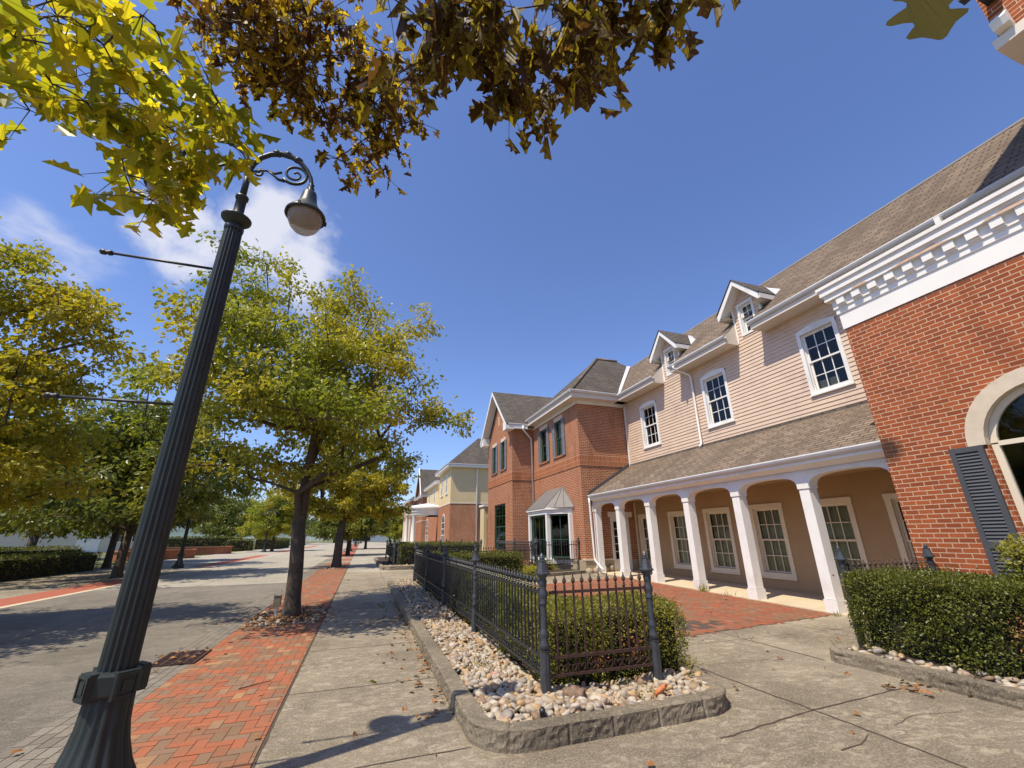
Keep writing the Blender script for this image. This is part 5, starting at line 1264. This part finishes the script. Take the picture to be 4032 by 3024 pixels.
hedge('hedge beyond the street lamp at the far left side of the road', [(-18, -15, 72.5, 75, 0, 1.5), (-16, -13, 80, 95, 0, 1.6)], 5000, .2, mat='hedged', seed=11, lump=.12, fill=.25)
hedge('hedge in front of the stucco house, between the iron fences', [(5.2, 6.3, 27, 38, .1, 1.15), (3.0, 6.9, 36.5, 37.6, .1, 1.2)], 8000, .1, mat='hedged', seed=12)
hedge('tall leafy shrub rising over the hedge beside the slate shutter', [(7.05, 7.95, 2.35, 3.25, .9, 1.48)], 7000, .045, seed=13, name='shrub', cat='shrub', lump=.14, fill=.4)
hedge('small green shrub at the corner of the bed in front of the bay', [(5.55, 6.05, 15.0, 15.6, .05, .55)], 1800, .06, seed=14, name='shrub', cat='shrub', lump=.1, mat='leaf1', fill=.25)
hedge('rose bush with red and yellow leaves under the bay window', [(7.4, 8.1, 18.2, 19.6, .1, .55)], 1500, .05, seed=15, name='shrub', cat='shrub', lump=.15, mat='leaf1', fill=.3, dead=[((7.6, 18.3, .4), .3)])

def tuft(label, loc, n, h, spread, mat='leaf1', name='weed', cat='weed', group=None):
    rng = np.random.default_rng(int(abs(loc[0] * 100 + loc[1] * 10)))
    C = np.array(loc) + rng.normal(size=(n, 3)) * np.array([spread, spread, 0]); mat = 'hedge' if mat == 'leaf1' else mat; D = rng.normal(size=(n, 3)) * .5 + np.array([0, 0, 1.0]); Nn = rng.normal(size=(n, 3))
    o = leaves(name, C, D, Nn, rng.uniform(.5, 1.2, n) * h, (SH_DIA[0] * np.array([.13, 1, 1]), SH_DIA[1]), M[mat]); return tag(o, label, cat, group)
for i, (l, p, n, h) in enumerate((('weed at the foot of the nearest porch column', (9.30, 7.02, 0), 30, .13), ('taller weed beside the third porch column', (9.42, 10.9, .04), 40, .26), ('weed growing at the porch edge between two columns', (9.42, 10.0, .03), 16, .18), ('small weed in the pavement joint before the plaza', (6.05, 6.1, 0), 10, .12),
    ('weed in the pavement joint close to the right hedge', (7.74, 6.3, 0), 9, .10), ('dry weed where the right kerb meets the hedge', (6.45, 4.95, .05), 24, .16), ('weed at the edge of the brick strip near the lamp post', (-.58, 4.15, 0), 12, .05), ('tiny weed on the brick plaza edge', (5.9, 6.75, 0), 6, .07))):
    tuft(l, p, n, h, .045)
for i, (l, p, n, h) in enumerate((('sprig of green growing through the pebbles at the hedge foot', (2.15, 4.62, .1), 40, .2), ('leafy sprig beside the right corner post of the fence', (3.62, 4.60, .08), 70, .22), ('thin sprig under the scrollwork of the end panel', (2.75, 4.58, .08), 40, .2), ('green seedling among the pebbles of the sidewalk bed', (1.45, 5.6, .1), 18, .12), ('seedling at the front of the pebble bed', (2.72, 4.12, .12), 16, .10))):
    rng = np.random.default_rng(40 + i); n = n * 2
    C = np.array(p) + rng.normal(size=(n, 3)) * np.array([.05, .05, 0]) + np.array([0, 0, 1]) * rng.random((n, 1)) * h
    tag(leaves('sprig_leaves', C, rng.normal(size=(n, 3)) + np.array([0, 0, .4]), rng.normal(size=(n, 3)) + np.array([0, 0, .6]), rng.uniform(.02, .035, n), SH_DIA, M['hedge']), l, 'plant')  # sprigs and seedlings built as loose leaves, without stems

from mathutils import noise as mnoise
# ------------------------------------------------------------------ kerbs, beds and pebbles
def kerb(label, path, w=.185, h=.150, joint=.46, seed=2, mat='kerb', name='stone_kerb'):
    """path: outer foot line; inside lies to the left of travel"""
    rng = random.Random(seed); P = [V((p[0], p[1], 0)) for p in path]; Q = []
    for a, b in zip(P[:-1], P[1:]):
        n = max(1, int((b - a).length / .022)); Q += [a.lerp(b, i / n) for i in range(n)]
    Q.append(P[-1]); mb = MB(); rows = []; s_ = 0; nxt = joint
    for i, q in enumerate(Q):
        t = (Q[min(i + 1, len(Q) - 1)] - Q[max(i - 1, 0)]).normalized(); nrm = V((-t.y, t.x, 0))
        if i: s_ += (Q[i] - Q[i - 1]).length
        g = 0
        if s_ > nxt: g = .014; nxt += joint * rng.uniform(.8, 1.2)
        r_ = lambda k=.010, _c=[0]: k * (1.2 * mnoise.noise(V((s_ * 7.0, (_c.__setitem__(0, _c[0] + 1) or _c[0]) * 2.7, seed * 3.1))) + .9 * mnoise.noise(V((s_ * 19.0, _c[0] * 1.7, seed * 5.3))) + rng.uniform(-.25, .25))
        prof = [(.0 + r_(.007) + g, -.02), (r_(.009) + g, h * .2), (.002 + r_(.010) + g, h * .4), (.004 + r_(.010) + g, h * .6), (.004 + r_(.008) + g, h * .8), (.006 + r_(.006) + g, h - .008 + r_(.003)), (.020 + r_(.004) + g * .3, h + r_(.003) - g * .6), (w * .5, h + r_(.003) - g * .8), (w - .02, h + r_(.003) - g * .8), (w, h - .02), (w, .0)]
        rows.append([(q.x + nrm.x * d, q.y + nrm.y * d, z) for d, z in prof])
    mb.grid(rows, smooth=False); mb.face(rows[0][::-1]); mb.face(rows[-1])
    return tag(mb.build(name, M[mat], uv=False), label, 'kerb')
def arc(cx, cy, r, a0, a1, n=8): return [(cx + r * math.cos(R(a0 + (a1 - a0) * i / n)), cy + r * math.sin(R(a0 + (a1 - a0) * i / n))) for i in range(n + 1)]
kerb('rough grey kerb around the near pebble bed, rounded at the corner', [(1.9, 17.45)] + arc(1.45, 17.0, .45, 90, 180, 5) + [(1.0, 16.9), (1.0, 4.3)] + arc(1.42, 4.26, .42, 180, 270, 8) + [(1.5, 3.84), (2.4, 3.86), (3.25, 3.90)] + arc(3.25, 4.36, .46, 275, 350, 7) + [(3.86, 4.75)])
kerb('rough grey kerb in front of the right hedge bed', [(6.5, 4.98), (6.12, 4.86), (6.03, 4.72), (6.09, 4.4), (6.12, 0.5)], seed=5)
kerb('low stone kerb across the walkway ending at the plaza', [(1.9, 15.25), (4.8, 15.2), (5.4, 15.3), (5.6, 15.6), (5.6, 16.5)], h=.17, seed=7)
kerb('kerb of the second planting bed past the walkway', [(6.8, 24.9), (1.5, 24.4), (1.05, 24.8), (1.0, 36)][::-1], h=.2, seed=8)
kerb('low kerb in front of the bay window bed', [(6.7, 23), (6.7, 16.6), (6.9, 16.4), (9.0, 17.1)], h=.24, seed=9)
def soil(name, pts, mat='soil'):
    mb = MB(); mb.face(pts); return tag(mb.build(name, M[mat]), kind='structure')
soil('planting_bed', [(1.15, 4.2, .085), (1.45, 4.0, .085), (3.3, 4.05, .085), (3.72, 4.5, .085), (3.85, 5.9, .06), (2.85, 6.1, .06), (2.85, 17.2, .085), (1.4, 17.3, .085), (1.15, 17, .085)])
soil('planting_bed', [(6.2, .5, .10), (9, .5, .10), (9, 4.9, .10), (6.3, 4.85, .10)])
soil('planting_bed', [(1.9, 15.4, .09), (5.5, 15.4, .09), (5.5, 17.3, .09), (1.9, 17.3, .09)])
soil('planting_bed', [(1.15, 24.6, .12), (6.9, 25.1, .12), (6.9, 38, .12), (1.15, 38, .12)])
soil('planting_bed', [(6.8, 16.6, .2), (9, 17.2, .2), (9, 23, .2), (6.8, 23, .2)])
import bmesh
def ico(sub):
    b = bmesh.new(); bmesh.ops.create_icosphere(b, subdivisions=sub, radius=1); me = bpy.data.meshes.new('t'); b.to_mesh(me); b.free()
    v = np.array([p.co[:] for p in me.vertices]); f = np.array([list(p.vertices) for p in me.polygons]); bpy.data.meshes.remove(me); return v, f
def pebbles(name, P, S, sub, seed=1, mat='pebble'):
    rng = np.random.default_rng(seed); T, F = ico(sub); n = len(P)
    A = rng.normal(size=(n, 3)); A[:, 2] *= .35; A = unit(A); Bv = unit(np.cross(A, rng.normal(size=(n, 3)))); Cc = np.cross(A, Bv)
    flip = np.abs(Bv[:, 2]) > np.abs(Cc[:, 2]); Bv[flip], Cc[flip] = Cc[flip].copy(), -Bv[flip].copy()
    s = np.stack([S * rng.uniform(1.05, 1.6, n), S * rng.uniform(.75, 1.1, n), S * rng.uniform(.5, .85, n)], 1)
    k1, k2 = rng.normal(size=(n, 3)) * 1.6, rng.uniform(0, 6, n)
    T2 = T[None] * (1 + .17 * np.sin((T[None] * k1[:, None, :]).sum(2) * 1.5 + k2[:, None])[:, :, None] + .09 * np.sin((T[None] * k1[:, None, ::-1]).sum(2) * 2.6)[:, :, None])
    T2 = np.sign(T2) * np.abs(T2) ** .88
    W = P[:, None] + T2[:, :, 0:1] * (A * s[:, :1])[:, None] + T2[:, :, 1:2] * (Bv * s[:, 1:2])[:, None] + T2[:, :, 2:3] * (Cc * s[:, 2:])[:, None]
    faces = (np.arange(n)[:, None, None] * len(T) + F[None]).ravel()
    return np_mesh(name, W.reshape(-1, 3), faces, 3, M[mat], None, True)
def scatter(area, step, rng, ok):
    x0, x1, y0, y1 = area; gx, gy = np.meshgrid(np.arange(x0, x1, step), np.arange(y0, y1, step)); p = np.stack([gx.ravel(), gy.ravel()], 1) + rng.uniform(-.5, .5, (gx.size, 2)) * step * 1.1
    return p[[ok(a, b) for a, b in p]]
rng = np.random.default_rng(5)
def in_bed(x, y):
    if x < 1.42 and y < 4.26 and math.hypot(x - 1.42, y - 4.26) > .24: return False
    if x > 3.25 and y < 4.5 and math.hypot((x - 3.25), (y - 4.36)) > .30 : return False
    return x > 1.2 and (y < 4.74 and x < 3.66 and y > 4.02 or (x < 1.96 and y >= 4.7))
for (area, st, sz, sub, nm) in (((1.2, 3.7, 4.0, 4.75), .056, (.020, .045), 2, 0), ((1.2, 2.0, 4.7, 8.5), .056, (.020, .040), 2, 1), ((1.2, 2.0, 8.5, 17.2), .066, (.024, .043), 1, 2)):
    for layer in range(2):
        p = scatter(area, st, rng, in_bed); n = len(p); S = rng.uniform(*sz, n) * np.where(rng.random(n) < .12, 1.3, 1)
        P = np.concatenate([p, (.088 + layer * .035 + rng.uniform(0, .018, n) + .02 * np.sin(p[:, 0] * 3 + p[:, 1] * 2))[:, None]], 1)
        if layer: P = P[rng.random(n) < .75]; S = S[:len(P)]
        tag(pebbles('gravel', P, S, sub, 10 + nm * 3 + layer), kind='stuff')
p = scatter((6.27, 6.75, .6, 4.8), .07, rng, lambda x, y: rng.random() < .22); tag(pebbles('gravel', np.concatenate([p, np.full((len(p), 1), .125)], 1), rng.uniform(.025, .05, len(p)), 2, 31), kind='stuff')
p = scatter((1.3, 6.5, 24.8, 25.6), .12, rng, lambda x, y: True); tag(pebbles('gravel', np.concatenate([p, np.full((len(p), 1), .15)], 1), rng.uniform(.05, .08, len(p)), 1, 32), kind='stuff')
for t in (TREE1, TREE2):
    p = scatter((t[0] - .62, t[0] + .62, t[1] - .95, t[1] + .95), .085, rng, lambda x, y: math.hypot(x - t[0], y - t[1]) > .24 and rng.random() < .4); n = len(p)
    tag(pebbles('gravel', np.concatenate([p, np.full((n, 1), .01)], 1), rng.uniform(.03, .055, n), 1, 33), kind='stuff')
def one_rock(label, loc, s, seed, mat): return tag(pebbles('rock', np.array([loc]), np.array([s]), 3, seed, mat), label, 'rock')
one_rock('large flat brown rock in the pebbles below the corner fence post', (2.08, 4.36, .17), .085, 3, 'rock_b')
one_rock('rusty orange pebble in the front of the bed', (2.92, 4.18, .17), .05, 9, 'rock_o')
one_rock('pinkish pebble in the bed beside the sidewalk kerb', (1.55, 5.25, .165), .05, 5, 'rock_p')
sp = MB(); sp.lathe([(.022, 0), (.022, .05), (.027, .052), (.027, .075), (.018, .078), (.016, .09)], (1.62, 4.06, .12), 14); tag(sp.build('sprinkler_head', M['iron']), 'black sprinkler head at the front of the pebble bed', 'sprinkler')
# litter
def litter(name, P, S, label=None, cat=None, kind=None, mat='litter', seed=4, shape=SH_OAK5):
    rng = np.random.default_rng(seed); n = len(P); a = rng.uniform(0, 6.3, n)
    o = leaves(name, P, np.stack([np.cos(a), np.sin(a), rng.normal(size=n) * .2], 1), rng.normal(size=(n, 3)) * .35 + np.array([0, 0, 1]), S, shape, M[mat])
    return tag(o, label, cat, None, kind)
rng = np.random.default_rng(9)
P = np.concatenate([np.stack([rng.normal(TREE1[0], .40, 520), rng.normal(TREE1[1], .62, 520), rng.uniform(.02, .07, 520)], 1), np.stack([rng.normal(TREE2[0], .5, 160), rng.normal(TREE2[1], .8, 160), rng.uniform(.02, .08, 160)], 1),
                    np.stack([1.0 - rng.random(170) ** 2.5 * .5, rng.uniform(4.6, 13, 170), np.full(170, .02)], 1), np.stack([rng.uniform(2, 8, 30), rng.uniform(3, 6.5, 30), np.full(30, .02)], 1), np.stack([rng.uniform(-2.5, 1, 40), rng.uniform(4, 20, 40), np.full(40, .02)], 1), np.stack([rng.uniform(1.3, 2.0, 80), rng.uniform(4.9, 12, 80), rng.uniform(.16, .2, 80)], 1), np.stack([rng.uniform(4, 9, 30), rng.uniform(7.5, 14, 30), rng.uniform(.09, .1, 30)], 1)])
litter('leaf_litter', P, rng.uniform(.04, .09, len(P)), kind='stuff')
litter('fallen_leaf', np.array([(.25, 6.05, .02)]), np.array([.10]), 'pale fallen oak leaf lying alone on the sidewalk', 'leaf', mat='leafn', shape=SH_OAK)
litter('fallen_leaf', np.array([(.82, 5.72, .02)]), np.array([.11]), 'brown curled leaf on the sidewalk close to the kerb', 'leaf', shape=SH_OAK, seed=6)
q = np.array([(5.84 + a * .12, 3.72 + b * .10, .015 + c * .03) for a, b, c in rng.normal(size=(26, 3)) * np.array([1, 1, .2])]); q[:, 2] = np.abs(q[:, 2])
litter('leaf_litter', q, rng.uniform(.05, .10, 26), kind='stuff', seed=8)
mb = MB(); mb.tube([(-1.15, 6.32, .012), (-1.0, 6.42, .014), (-.86, 6.52, .012)], [.006, .005, .003], 5); tag(mb.build('stick', M['twig']), 'dark stick lying on the brick strip', 'stick')
# drain and outlet post
D_ = thing('drain_grate', 'iron drain grate in the grey gutter pavers, strewn with leaves', 'drain', (-2.27, 8.1, 0))
mb = MB(); mb.box((-2.52, 7.72, .002), (-2.02, 8.5, .006)); mb.build('pit', M['jointdark'], D_)
mb = MB()
for i in range(5): x = -2.52 + .125 * i; mb.box((x - .016, 7.72, .007), (x + .016, 8.5, .022))
for i in range(10): y = 7.74 + .083 * i; mb.box((-2.5, y - .012, .008), (-2.04, y + .012, .021))
mb.build('grate', M['rust'], D_)
litter('leaf_litter', np.stack([rng.normal(-2.3, .2, 26), rng.normal(8.1, .35, 26), np.full(26, .03)], 1), rng.uniform(.05, .1, 26), kind='stuff')
O_ = thing('outlet_post', 'small grey outlet box on a stake beside the nearest oak trunk', 'outlet box', (-1.62, 11.35, 0))
mb = MB(); mb.box((-1.64, 11.33, 0), (-1.60, 11.37, .3)); mb.build('stake', M['gutter'], O_)
mb = MB(); mb.box((-1.69, 11.30, .2), (-1.55, 11.40, .42)); mb.prism([(-1.70, 11.29, .421), (-1.54, 11.29, .421), (-1.54, 11.41, .45), (-1.70, 11.41, .45)], (0, 0, .012)); mb.build('box', M['kerb'], O_)

# ------------------------------------------------------------------ iron fences
def post(parent, loc, h=1.42):
    mb = MB(); x, y, z = loc; k = h / 1.42
    mb.lathe([(.052, -.1), (.052, .50 * k), (.058, .515 * k)], (x, y, z), 8, smooth=False, phase=R(22.5))
    star = (1, .86)
    mb.lathe([(.034, .515 * k), (.05, .54 * k), (.053, .57 * k), (.036, .60 * k), (.047, .64 * k), (.05, .67 * k), (.033, .70 * k), (.033, .72 * k)], (x, y, z), 16)
    mb.lathe([(.037, .72 * k), (.034, .93 * k)], (x, y, z), 16, star=star)
    mb.lathe([(.042, .93 * k), (.046, .945 * k), (.034, .96 * k), (.048, 1.0 * k), (.052, 1.04 * k), (.034, 1.075 * k), (.040, 1.10 * k), (.046, 1.15 * k), (.036, 1.175 * k), (.056, 1.20 * k), (.058, 1.213 * k)], (x, y, z), 12)
    mb.lathe([(.085, 1.213 * k), (.087, 1.228 * k), (.072, 1.236 * k), (.058, 1.28 * k), (.044, 1.335 * k), (.047, 1.342 * k), (.047, 1.352 * k), (.026, 1.358 * k), (.030, 1.375 * k), (.020, 1.40 * k), (.004, 1.425 * k)], (x, y, z), 8, smooth=False, phase=R(22.5))
    return mb.build('post', M['ironpost'], parent)
PK = {}
def picket_mesh(mat):
    if mat not in PK:
        mb = MB(); s = .0085
        mb.box((-s, -s, .43), (s, s, 1.07)); mb.lathe([(.009, 1.07), (.019, 1.075), (.011, 1.085), (.018, 1.095), (.009, 1.105), (.010, 1.115), (.027, 1.135), (.021, 1.155), (.006, 1.185), (.009, 1.195), (.003, 1.205)], (0, 0, 0), 6, smooth=False)
        o = mb.build('picket', M[mat]); PK[mat] = o.data; bpy.data.objects.remove(o)
        mb = MB(); w = .05
        for sg in (-1, 1):
            pts = []
            for i in range(15):
                a = -math.pi * .5 + i * math.pi * 1.75 / 14; r_ = .034 * (1 - .028 * i); pts.append((sg * (.036 - math.cos(a) * r_ * .9), 0, .345 + math.sin(a) * r_ * (1 if a < math.pi / 2 else .6)))
            mb.tube(pts, .0055, 4)
            mb.tube([(sg * .002, 0, .30), (sg * .012, 0, .36), (sg * .003, 0, .405), (0, 0, .43)], .005, 4)
        o = mb.build('scroll', M[mat]); PK[mat + 's'] = o.data; bpy.data.objects.remove(o)
    return PK[mat], PK[mat + 's']
def fence(label, pts, mat='iron', spacing=.115, zb=0.0, h=1.42, kz=1.0, name='iron_fence', simple=False, posts=None):
    root = thing(name, label, 'fence', (pts[0][0], pts[0][1], zb))
    pm, sm = picket_mesh(mat)
    for p in (posts or pts): post(root, (p[0], p[1], zb), h)
    for a, b in zip(pts[:-1], pts[1:]):
        A, B = V((*a, zb)), V((*b, zb)); d = (B - A); L = d.length; d.normalize(); nrm = V((-d.y, d.x, 0)); fr_ = (A, d, nrm)
        mb = MB(fr_)
        mb.box((.03, 1.02, -.013), (L - .03, 1.048, .013)); mb.box((.03, .425, -.014), (L - .03, .455, .014)); mb.box((.03, .272, -.013), (L - .03, .298, .013))
        pan = mb.build('panel', M[mat], root)
        n = max(2, round(L / spacing)); off = A - root.location
        for i in range(1, n):
            o = bpy.data.objects.new('picket', pm); COL.objects.link(o); o.parent = pan; o.location = off + d * (L * i / n); o.rotation_euler = (0, 0, math.atan2(d.y, d.x))
            if not simple:
                o = bpy.data.objects.new('scroll', sm); COL.objects.link(o); o.parent = pan; o.location = off + d * (L * i / n); o.rotation_euler = (0, 0, math.atan2(d.y, d.x))
    return root
fence('rusty end panel of iron fence closing the near pebble bed', [(1.90, 4.55), (3.16, 4.55)], 'rust', .107, .0, posts=[(3.16, 4.55)])
fence('long black iron fence along the sidewalk, from the corner post to the walkway', [(1.86, 4.55), (1.86, 7.5), (1.86, 10.4), (1.86, 13.3), (1.86, 16.3)], 'iron', .115)
fence('iron fence behind the dark hedge, crossing to the bay window', [(1.95, 16.9), (4.2, 17.0), (6.75, 17.6)], 'iron', .115, .02, simple=True)
fence('iron fence panel standing in front of the bay window', [(6.95, 17.55), (9.0, 17.75)], 'iron', .12, .2, h=1.35)
fence('iron fence leading from the bay window toward the front gable', [(6.95, 17.7), (6.95, 20.4), (6.95, 23.2)], 'iron', .12, .2, h=1.3, simple=True)
fence('iron fence behind the big hedge at the right, below the brick wall', [(6.90, 4.95), (8.85, 4.9)], 'rust', .115, .0)
fence('iron fence along the second planting bed down the sidewalk', [(1.75, 25.3), (1.75, 29.5), (1.75, 34)], 'iron', .14, .05, simple=True)
fence('iron fence across the front of the second planting bed', [(1.95, 25.25), (4.2, 25.3), (6.6, 25.4)], 'iron', .14, .05, simple=True)
fence('iron fence in front of the yellow stucco house', [(6.75, 26), (6.75, 31.5), (6.75, 37.5)], 'iron', .14, .05, simple=True)

# ------------------------------------------------------------------ street lamps
def lamp_parts(root, mat='lamp'):
    x0, y0 = root.location.x, root.location.y
    S = (1, 1, .80, .80)
    mb = MB(); c = (x0, y0, 0)
    st = tuple([1, .97, .86, .84, .86, .97])
    mb.lathe([(.30, 0), (.30, .05), (.285, .06), (.28, .16)], c, 24)
    mb.lathe([(.275, .16), (.235, .22), (.19, .31), (.155, .42), (.135, .52), (.125, .68)], c, 64, star=(1, .97, .89, .97))
    base = mb.build('base', M[mat], root, uv=False)
    mb = MB(); mb.lathe([(.125, .675), (.140, .685), (.146, .70), (.146, .80), (.138, .815), (.10, .82)], c, 8, smooth=False, phase=R(22.5))
    for k in range(4):
        a = R(45 + 90 * k) ; d = V((math.cos(a), math.sin(a), 0)); t = V((-d.y, d.x, 0)); o = V(c)
        f_ = (o, t, d); m2 = MB(f_); m2.box((-.062, .672, .115), (.062, .822, .160))
        for u in ((-.058, -.044), (.044, .058)): m2.box((u[0], .682, .160), (u[1], .812, .168))
        for z in ((.682, .696), (.798, .812)): m2.box((-.044, z[0], .160), (.044, z[1], .1675))
        m2.box((-.026, .716, .160), (.026, .778, .1665))
        n0 = len(mb.v); mb.v += m2.v; mb.f += [tuple(i + n0 for i in q) for q in m2.f]; mb.smooth += m2.smooth
    mb.build('band', M[mat], base, uv=False)
    mb = MB(); mb.lathe([(.102, .81), (.073, 4.30)], c, 64, star=(1, .93, .80, .93)); mb.lathe([(.075, 4.29), (.079, 4.305), (.079, 4.33), (.062, 4.335), (.06, 4.36)], c, 24)
    shaft = mb.build('shaft', M[mat], root, uv=False)
    mb = MB(); mb.lathe([(.06, 4.36), (.075, 4.368), (.10, 4.392), (.122, 4.415), (.125, 4.43), (.115, 4.437), (.055, 4.445), (.044, 4.46), (.044, 4.66), (.054, 4.665), (.056, 4.69), (.03, 4.70)], c, 24); mb.build('collar', M[mat], shaft, uv=False)
    mb = MB(); mb.tube([(x0, y0, 4.69), (x0, y0, 5.06)], [.029, .027], 12); mb.lathe([(.027, 4.995), (.04, 5.0), (.04, 5.035), (.027, 5.04)], c, 12); mb.build('stem', M[mat], shaft, uv=False)
    for sg in (1, -1):
        f_ = ((x0, y0, 0), (sg, 0, 0), (0, 1, 0)); mb = MB(f_)
        pts = [(0, 5.03, 0), (.022, 5.12, 0), (.07, 5.215, 0), (.145, 5.285, 0), (.24, 5.325, 0), (.34, 5.315, 0), (.43, 5.265, 0), (.50, 5.19, 0), (.545, 5.10, 0), (.563, 5.03, 0), (.565, 4.99, 0)]
        mb.tube(pts, [.026, .026, .025, .024, .027, .028, .026, .022, .021, .021, .021], 10)
        for (u, z) in ((.20, 5.318), (.30, 5.333), (.40, 5.292)): mb.lathe([(.006, -.03), (.026, -.01), (.03, .012), (.008, .028)], (u, z, 0), 8) if False else mb.tube([(u - .035, z - .006, 0), (u, z + .004, 0), (u + .035, z - .012, 0)], [.026, .036, .026], 8)
        arm = mb.build('arm', M[mat], root, uv=False)
        mb = MB(f_)
        sp_ = []
        for i in range(30):
            a = R(200) + i * R(560) / 29; r_ = .105 * (1 - i / 29) ** .62 + .010; sp_.append((.385 + math.cos(a) * r_ * (1.0), 5.155 + math.sin(a) * r_ * .95, 0))
        mb.tube([(.03, 5.01, 0), (.09, 5.055, 0), (.15, 5.07, 0), (.22, 5.055, 0), (.28, 5.09, 0)] + sp_[:0], [.010, .012, .011, .012, .012], 8)
        mb.tube([(.15, 5.07, 0), (.21, 5.035, 0), (.26, 4.995, 0), (.32, 4.985, 0)] , [.010, .012, .015, .012], 8)
        sp2 = [(.40 + math.cos(R(-140) + i * R(620) / 33) * (.115 * (1 - i / 33) ** .7 + .012), 5.10 + math.sin(R(-140) + i * R(620) / 33) * (.115 * (1 - i / 33) ** .7 + .012), 0) for i in range(34)]
        mb.tube(sp2, [.0165 - .0002 * i for i in range(34)], 7)
        sp3 = [(.075 + math.cos(R(100) - i * R(430) / 19) * (.040 * (1 - i / 19) ** .7 + .006), 5.035 - .012 + math.sin(R(100) - i * R(430) / 19) * (.040 * (1 - i / 19) ** .7 + .006), 0) for i in range(20)]
        mb.tube(sp3, .012, 6); mb.build('scroll', M[mat], arm, uv=False)
        mb = MB(); cx = (x0 + sg * .565, y0, 0)
        mb.lathe([(.022, 5.02), (.03, 5.01), (.02, 4.99), (.036, 4.965), (.024, 4.94), (.04, 4.93), (.062, 4.91), (.070, 4.87), (.082, 4.79), (.105, 4.735), (.130, 4.70), (.165, 4.66), (.185, 4.63), (.188, 4.605), (.176, 4.60), (.160, 4.625), (.02, 4.70)], cx, 28)
        for a in (20, 140, 260): mb.box((cx[0] + .187 * math.cos(R(a)) - .012, cx[1] + .187 * math.sin(R(a)) - .012, 4.595), (cx[0] + .187 * math.cos(R(a)) + .012, cx[1] + .187 * math.sin(R(a)) + .012, 4.635))
        hd = mb.build('lamp_head', M[mat], arm, uv=False)
        mb = MB(); mb.lathe([(.158, 4.622), (.160, 4.59), (.150, 4.54), (.125, 4.485), (.088, 4.445), (.045, 4.422), (.016, 4.415)], cx, 28); mb.build('globe', M['globe'], arm, uv=False)
    for z in (3.86, 2.60):
        mb = MB(); e = x0 - .82
        mb.tube([(x0, y0, z), (e, y0, z)], .0115, 8); mb.tube([(e + .02, y0, z), (e, y0, z), (e - .015, y0, z), (e - .03, y0, z), (e - .055, y0, z), (e - .07, y0, z)], [.02, .024, .014, .024, .024, .004], 8)
        mb.build('banner_rod', M['iron'], root, uv=False)
    mb = MB(); mb.tube([(x0 + .25, y0 - .05, .12), (x0 + .36, y0 - .12, .10), (x0 + .42, y0 - .2, .02)], .022, 8); mb.build('conduit', M['iron'], root, uv=False)
    return root
GL = 'twin arm street lamps along the street'
L1 = lamp_parts(thing('street_lamp', 'dark green fluted lamp post with twin scrolled arms, nearest the camera', 'street lamp', (-1.42, 3.84, 0), GL))
for (x, y, rz, l) in ((-10.17, 32.0, 180, 'dark lamp post across the street in the shade beside the brick planters'), (-11.63, 64.2, 180, 'lamp post across the street where the clipped hedge ends'), (-1.36, 62, 0, 'lamp post on the brick strip just right of the second oak trunk'), (-1.1, 92, 0, 'lamp post farther down the brick strip, behind the one past the second oak'), (-.3, 140, 0, 'last lamp post at the end of the sidewalk'), (-28, 78, 180, 'lamp post standing in front of the long sunlit hedge'), (-13, 118, 180, 'far lamp post near the white rail fence')):
    o = copy_tree(L1); o.location = (x, y, 0); o.rotation_euler = (0, 0, R(rz)); o['label'] = l

# ------------------------------------------------------------------ brick planters across the street
def planter(label, c, L, W, h, rz):
    r_ = thing('brick_planter', label, 'planter', (c[0], c[1], 0), 'low brick planters across the street')
    ca, sa = math.cos(R(rz)), math.sin(R(rz)); pts = []
    n = 8
    for i in range(n + 1): a = R(-90 + 180 * i / n); pts.append((L / 2 - W / 2 + math.cos(a) * W / 2, math.sin(a) * W / 2))
    for i in range(n + 1): a = R(90 + 180 * i / n); pts.append((-L / 2 + W / 2 + math.cos(a) * W / 2, math.sin(a) * W / 2))
    P = [(c[0] + x * ca - y * sa, c[1] + x * sa + y * ca, 0) for x, y in pts]
    mb = MB(); mb.prism(P, (0, 0, h - .08)); mb.build('wall', M['brick'], r_)
    Q = [(c[0] + (x * 1.03) * ca - (y * 1.06) * sa, c[1] + (x * 1.03) * sa + (y * 1.06) * ca, h - .08) for x, y in pts]
    mb = MB(); mb.prism(Q, (0, 0, .08)); mb.build('coping', M['soldier'], r_)
    mb = MB(); mb.face([(p[0] * .9 + c[0] * .1, p[1] * .9 + c[1] * .1, h + .006) for p in P]); mb.build('soil', M['soil'], r_)
planter('low brick planter behind the lamp post, nearer of the two', (-17.0, 47.6), 6.2, 3.0, .75, 50)
planter('low brick planter farther back, with the rounded end toward the road', (-19.2, 59.5), 10.0, 3.0, .8, 18)
for o in bpy.data.objects:
    if o.parent is None and o.get('kind') is None and o.get('category') is None and o.type == 'MESH': print('untagged', o.name)
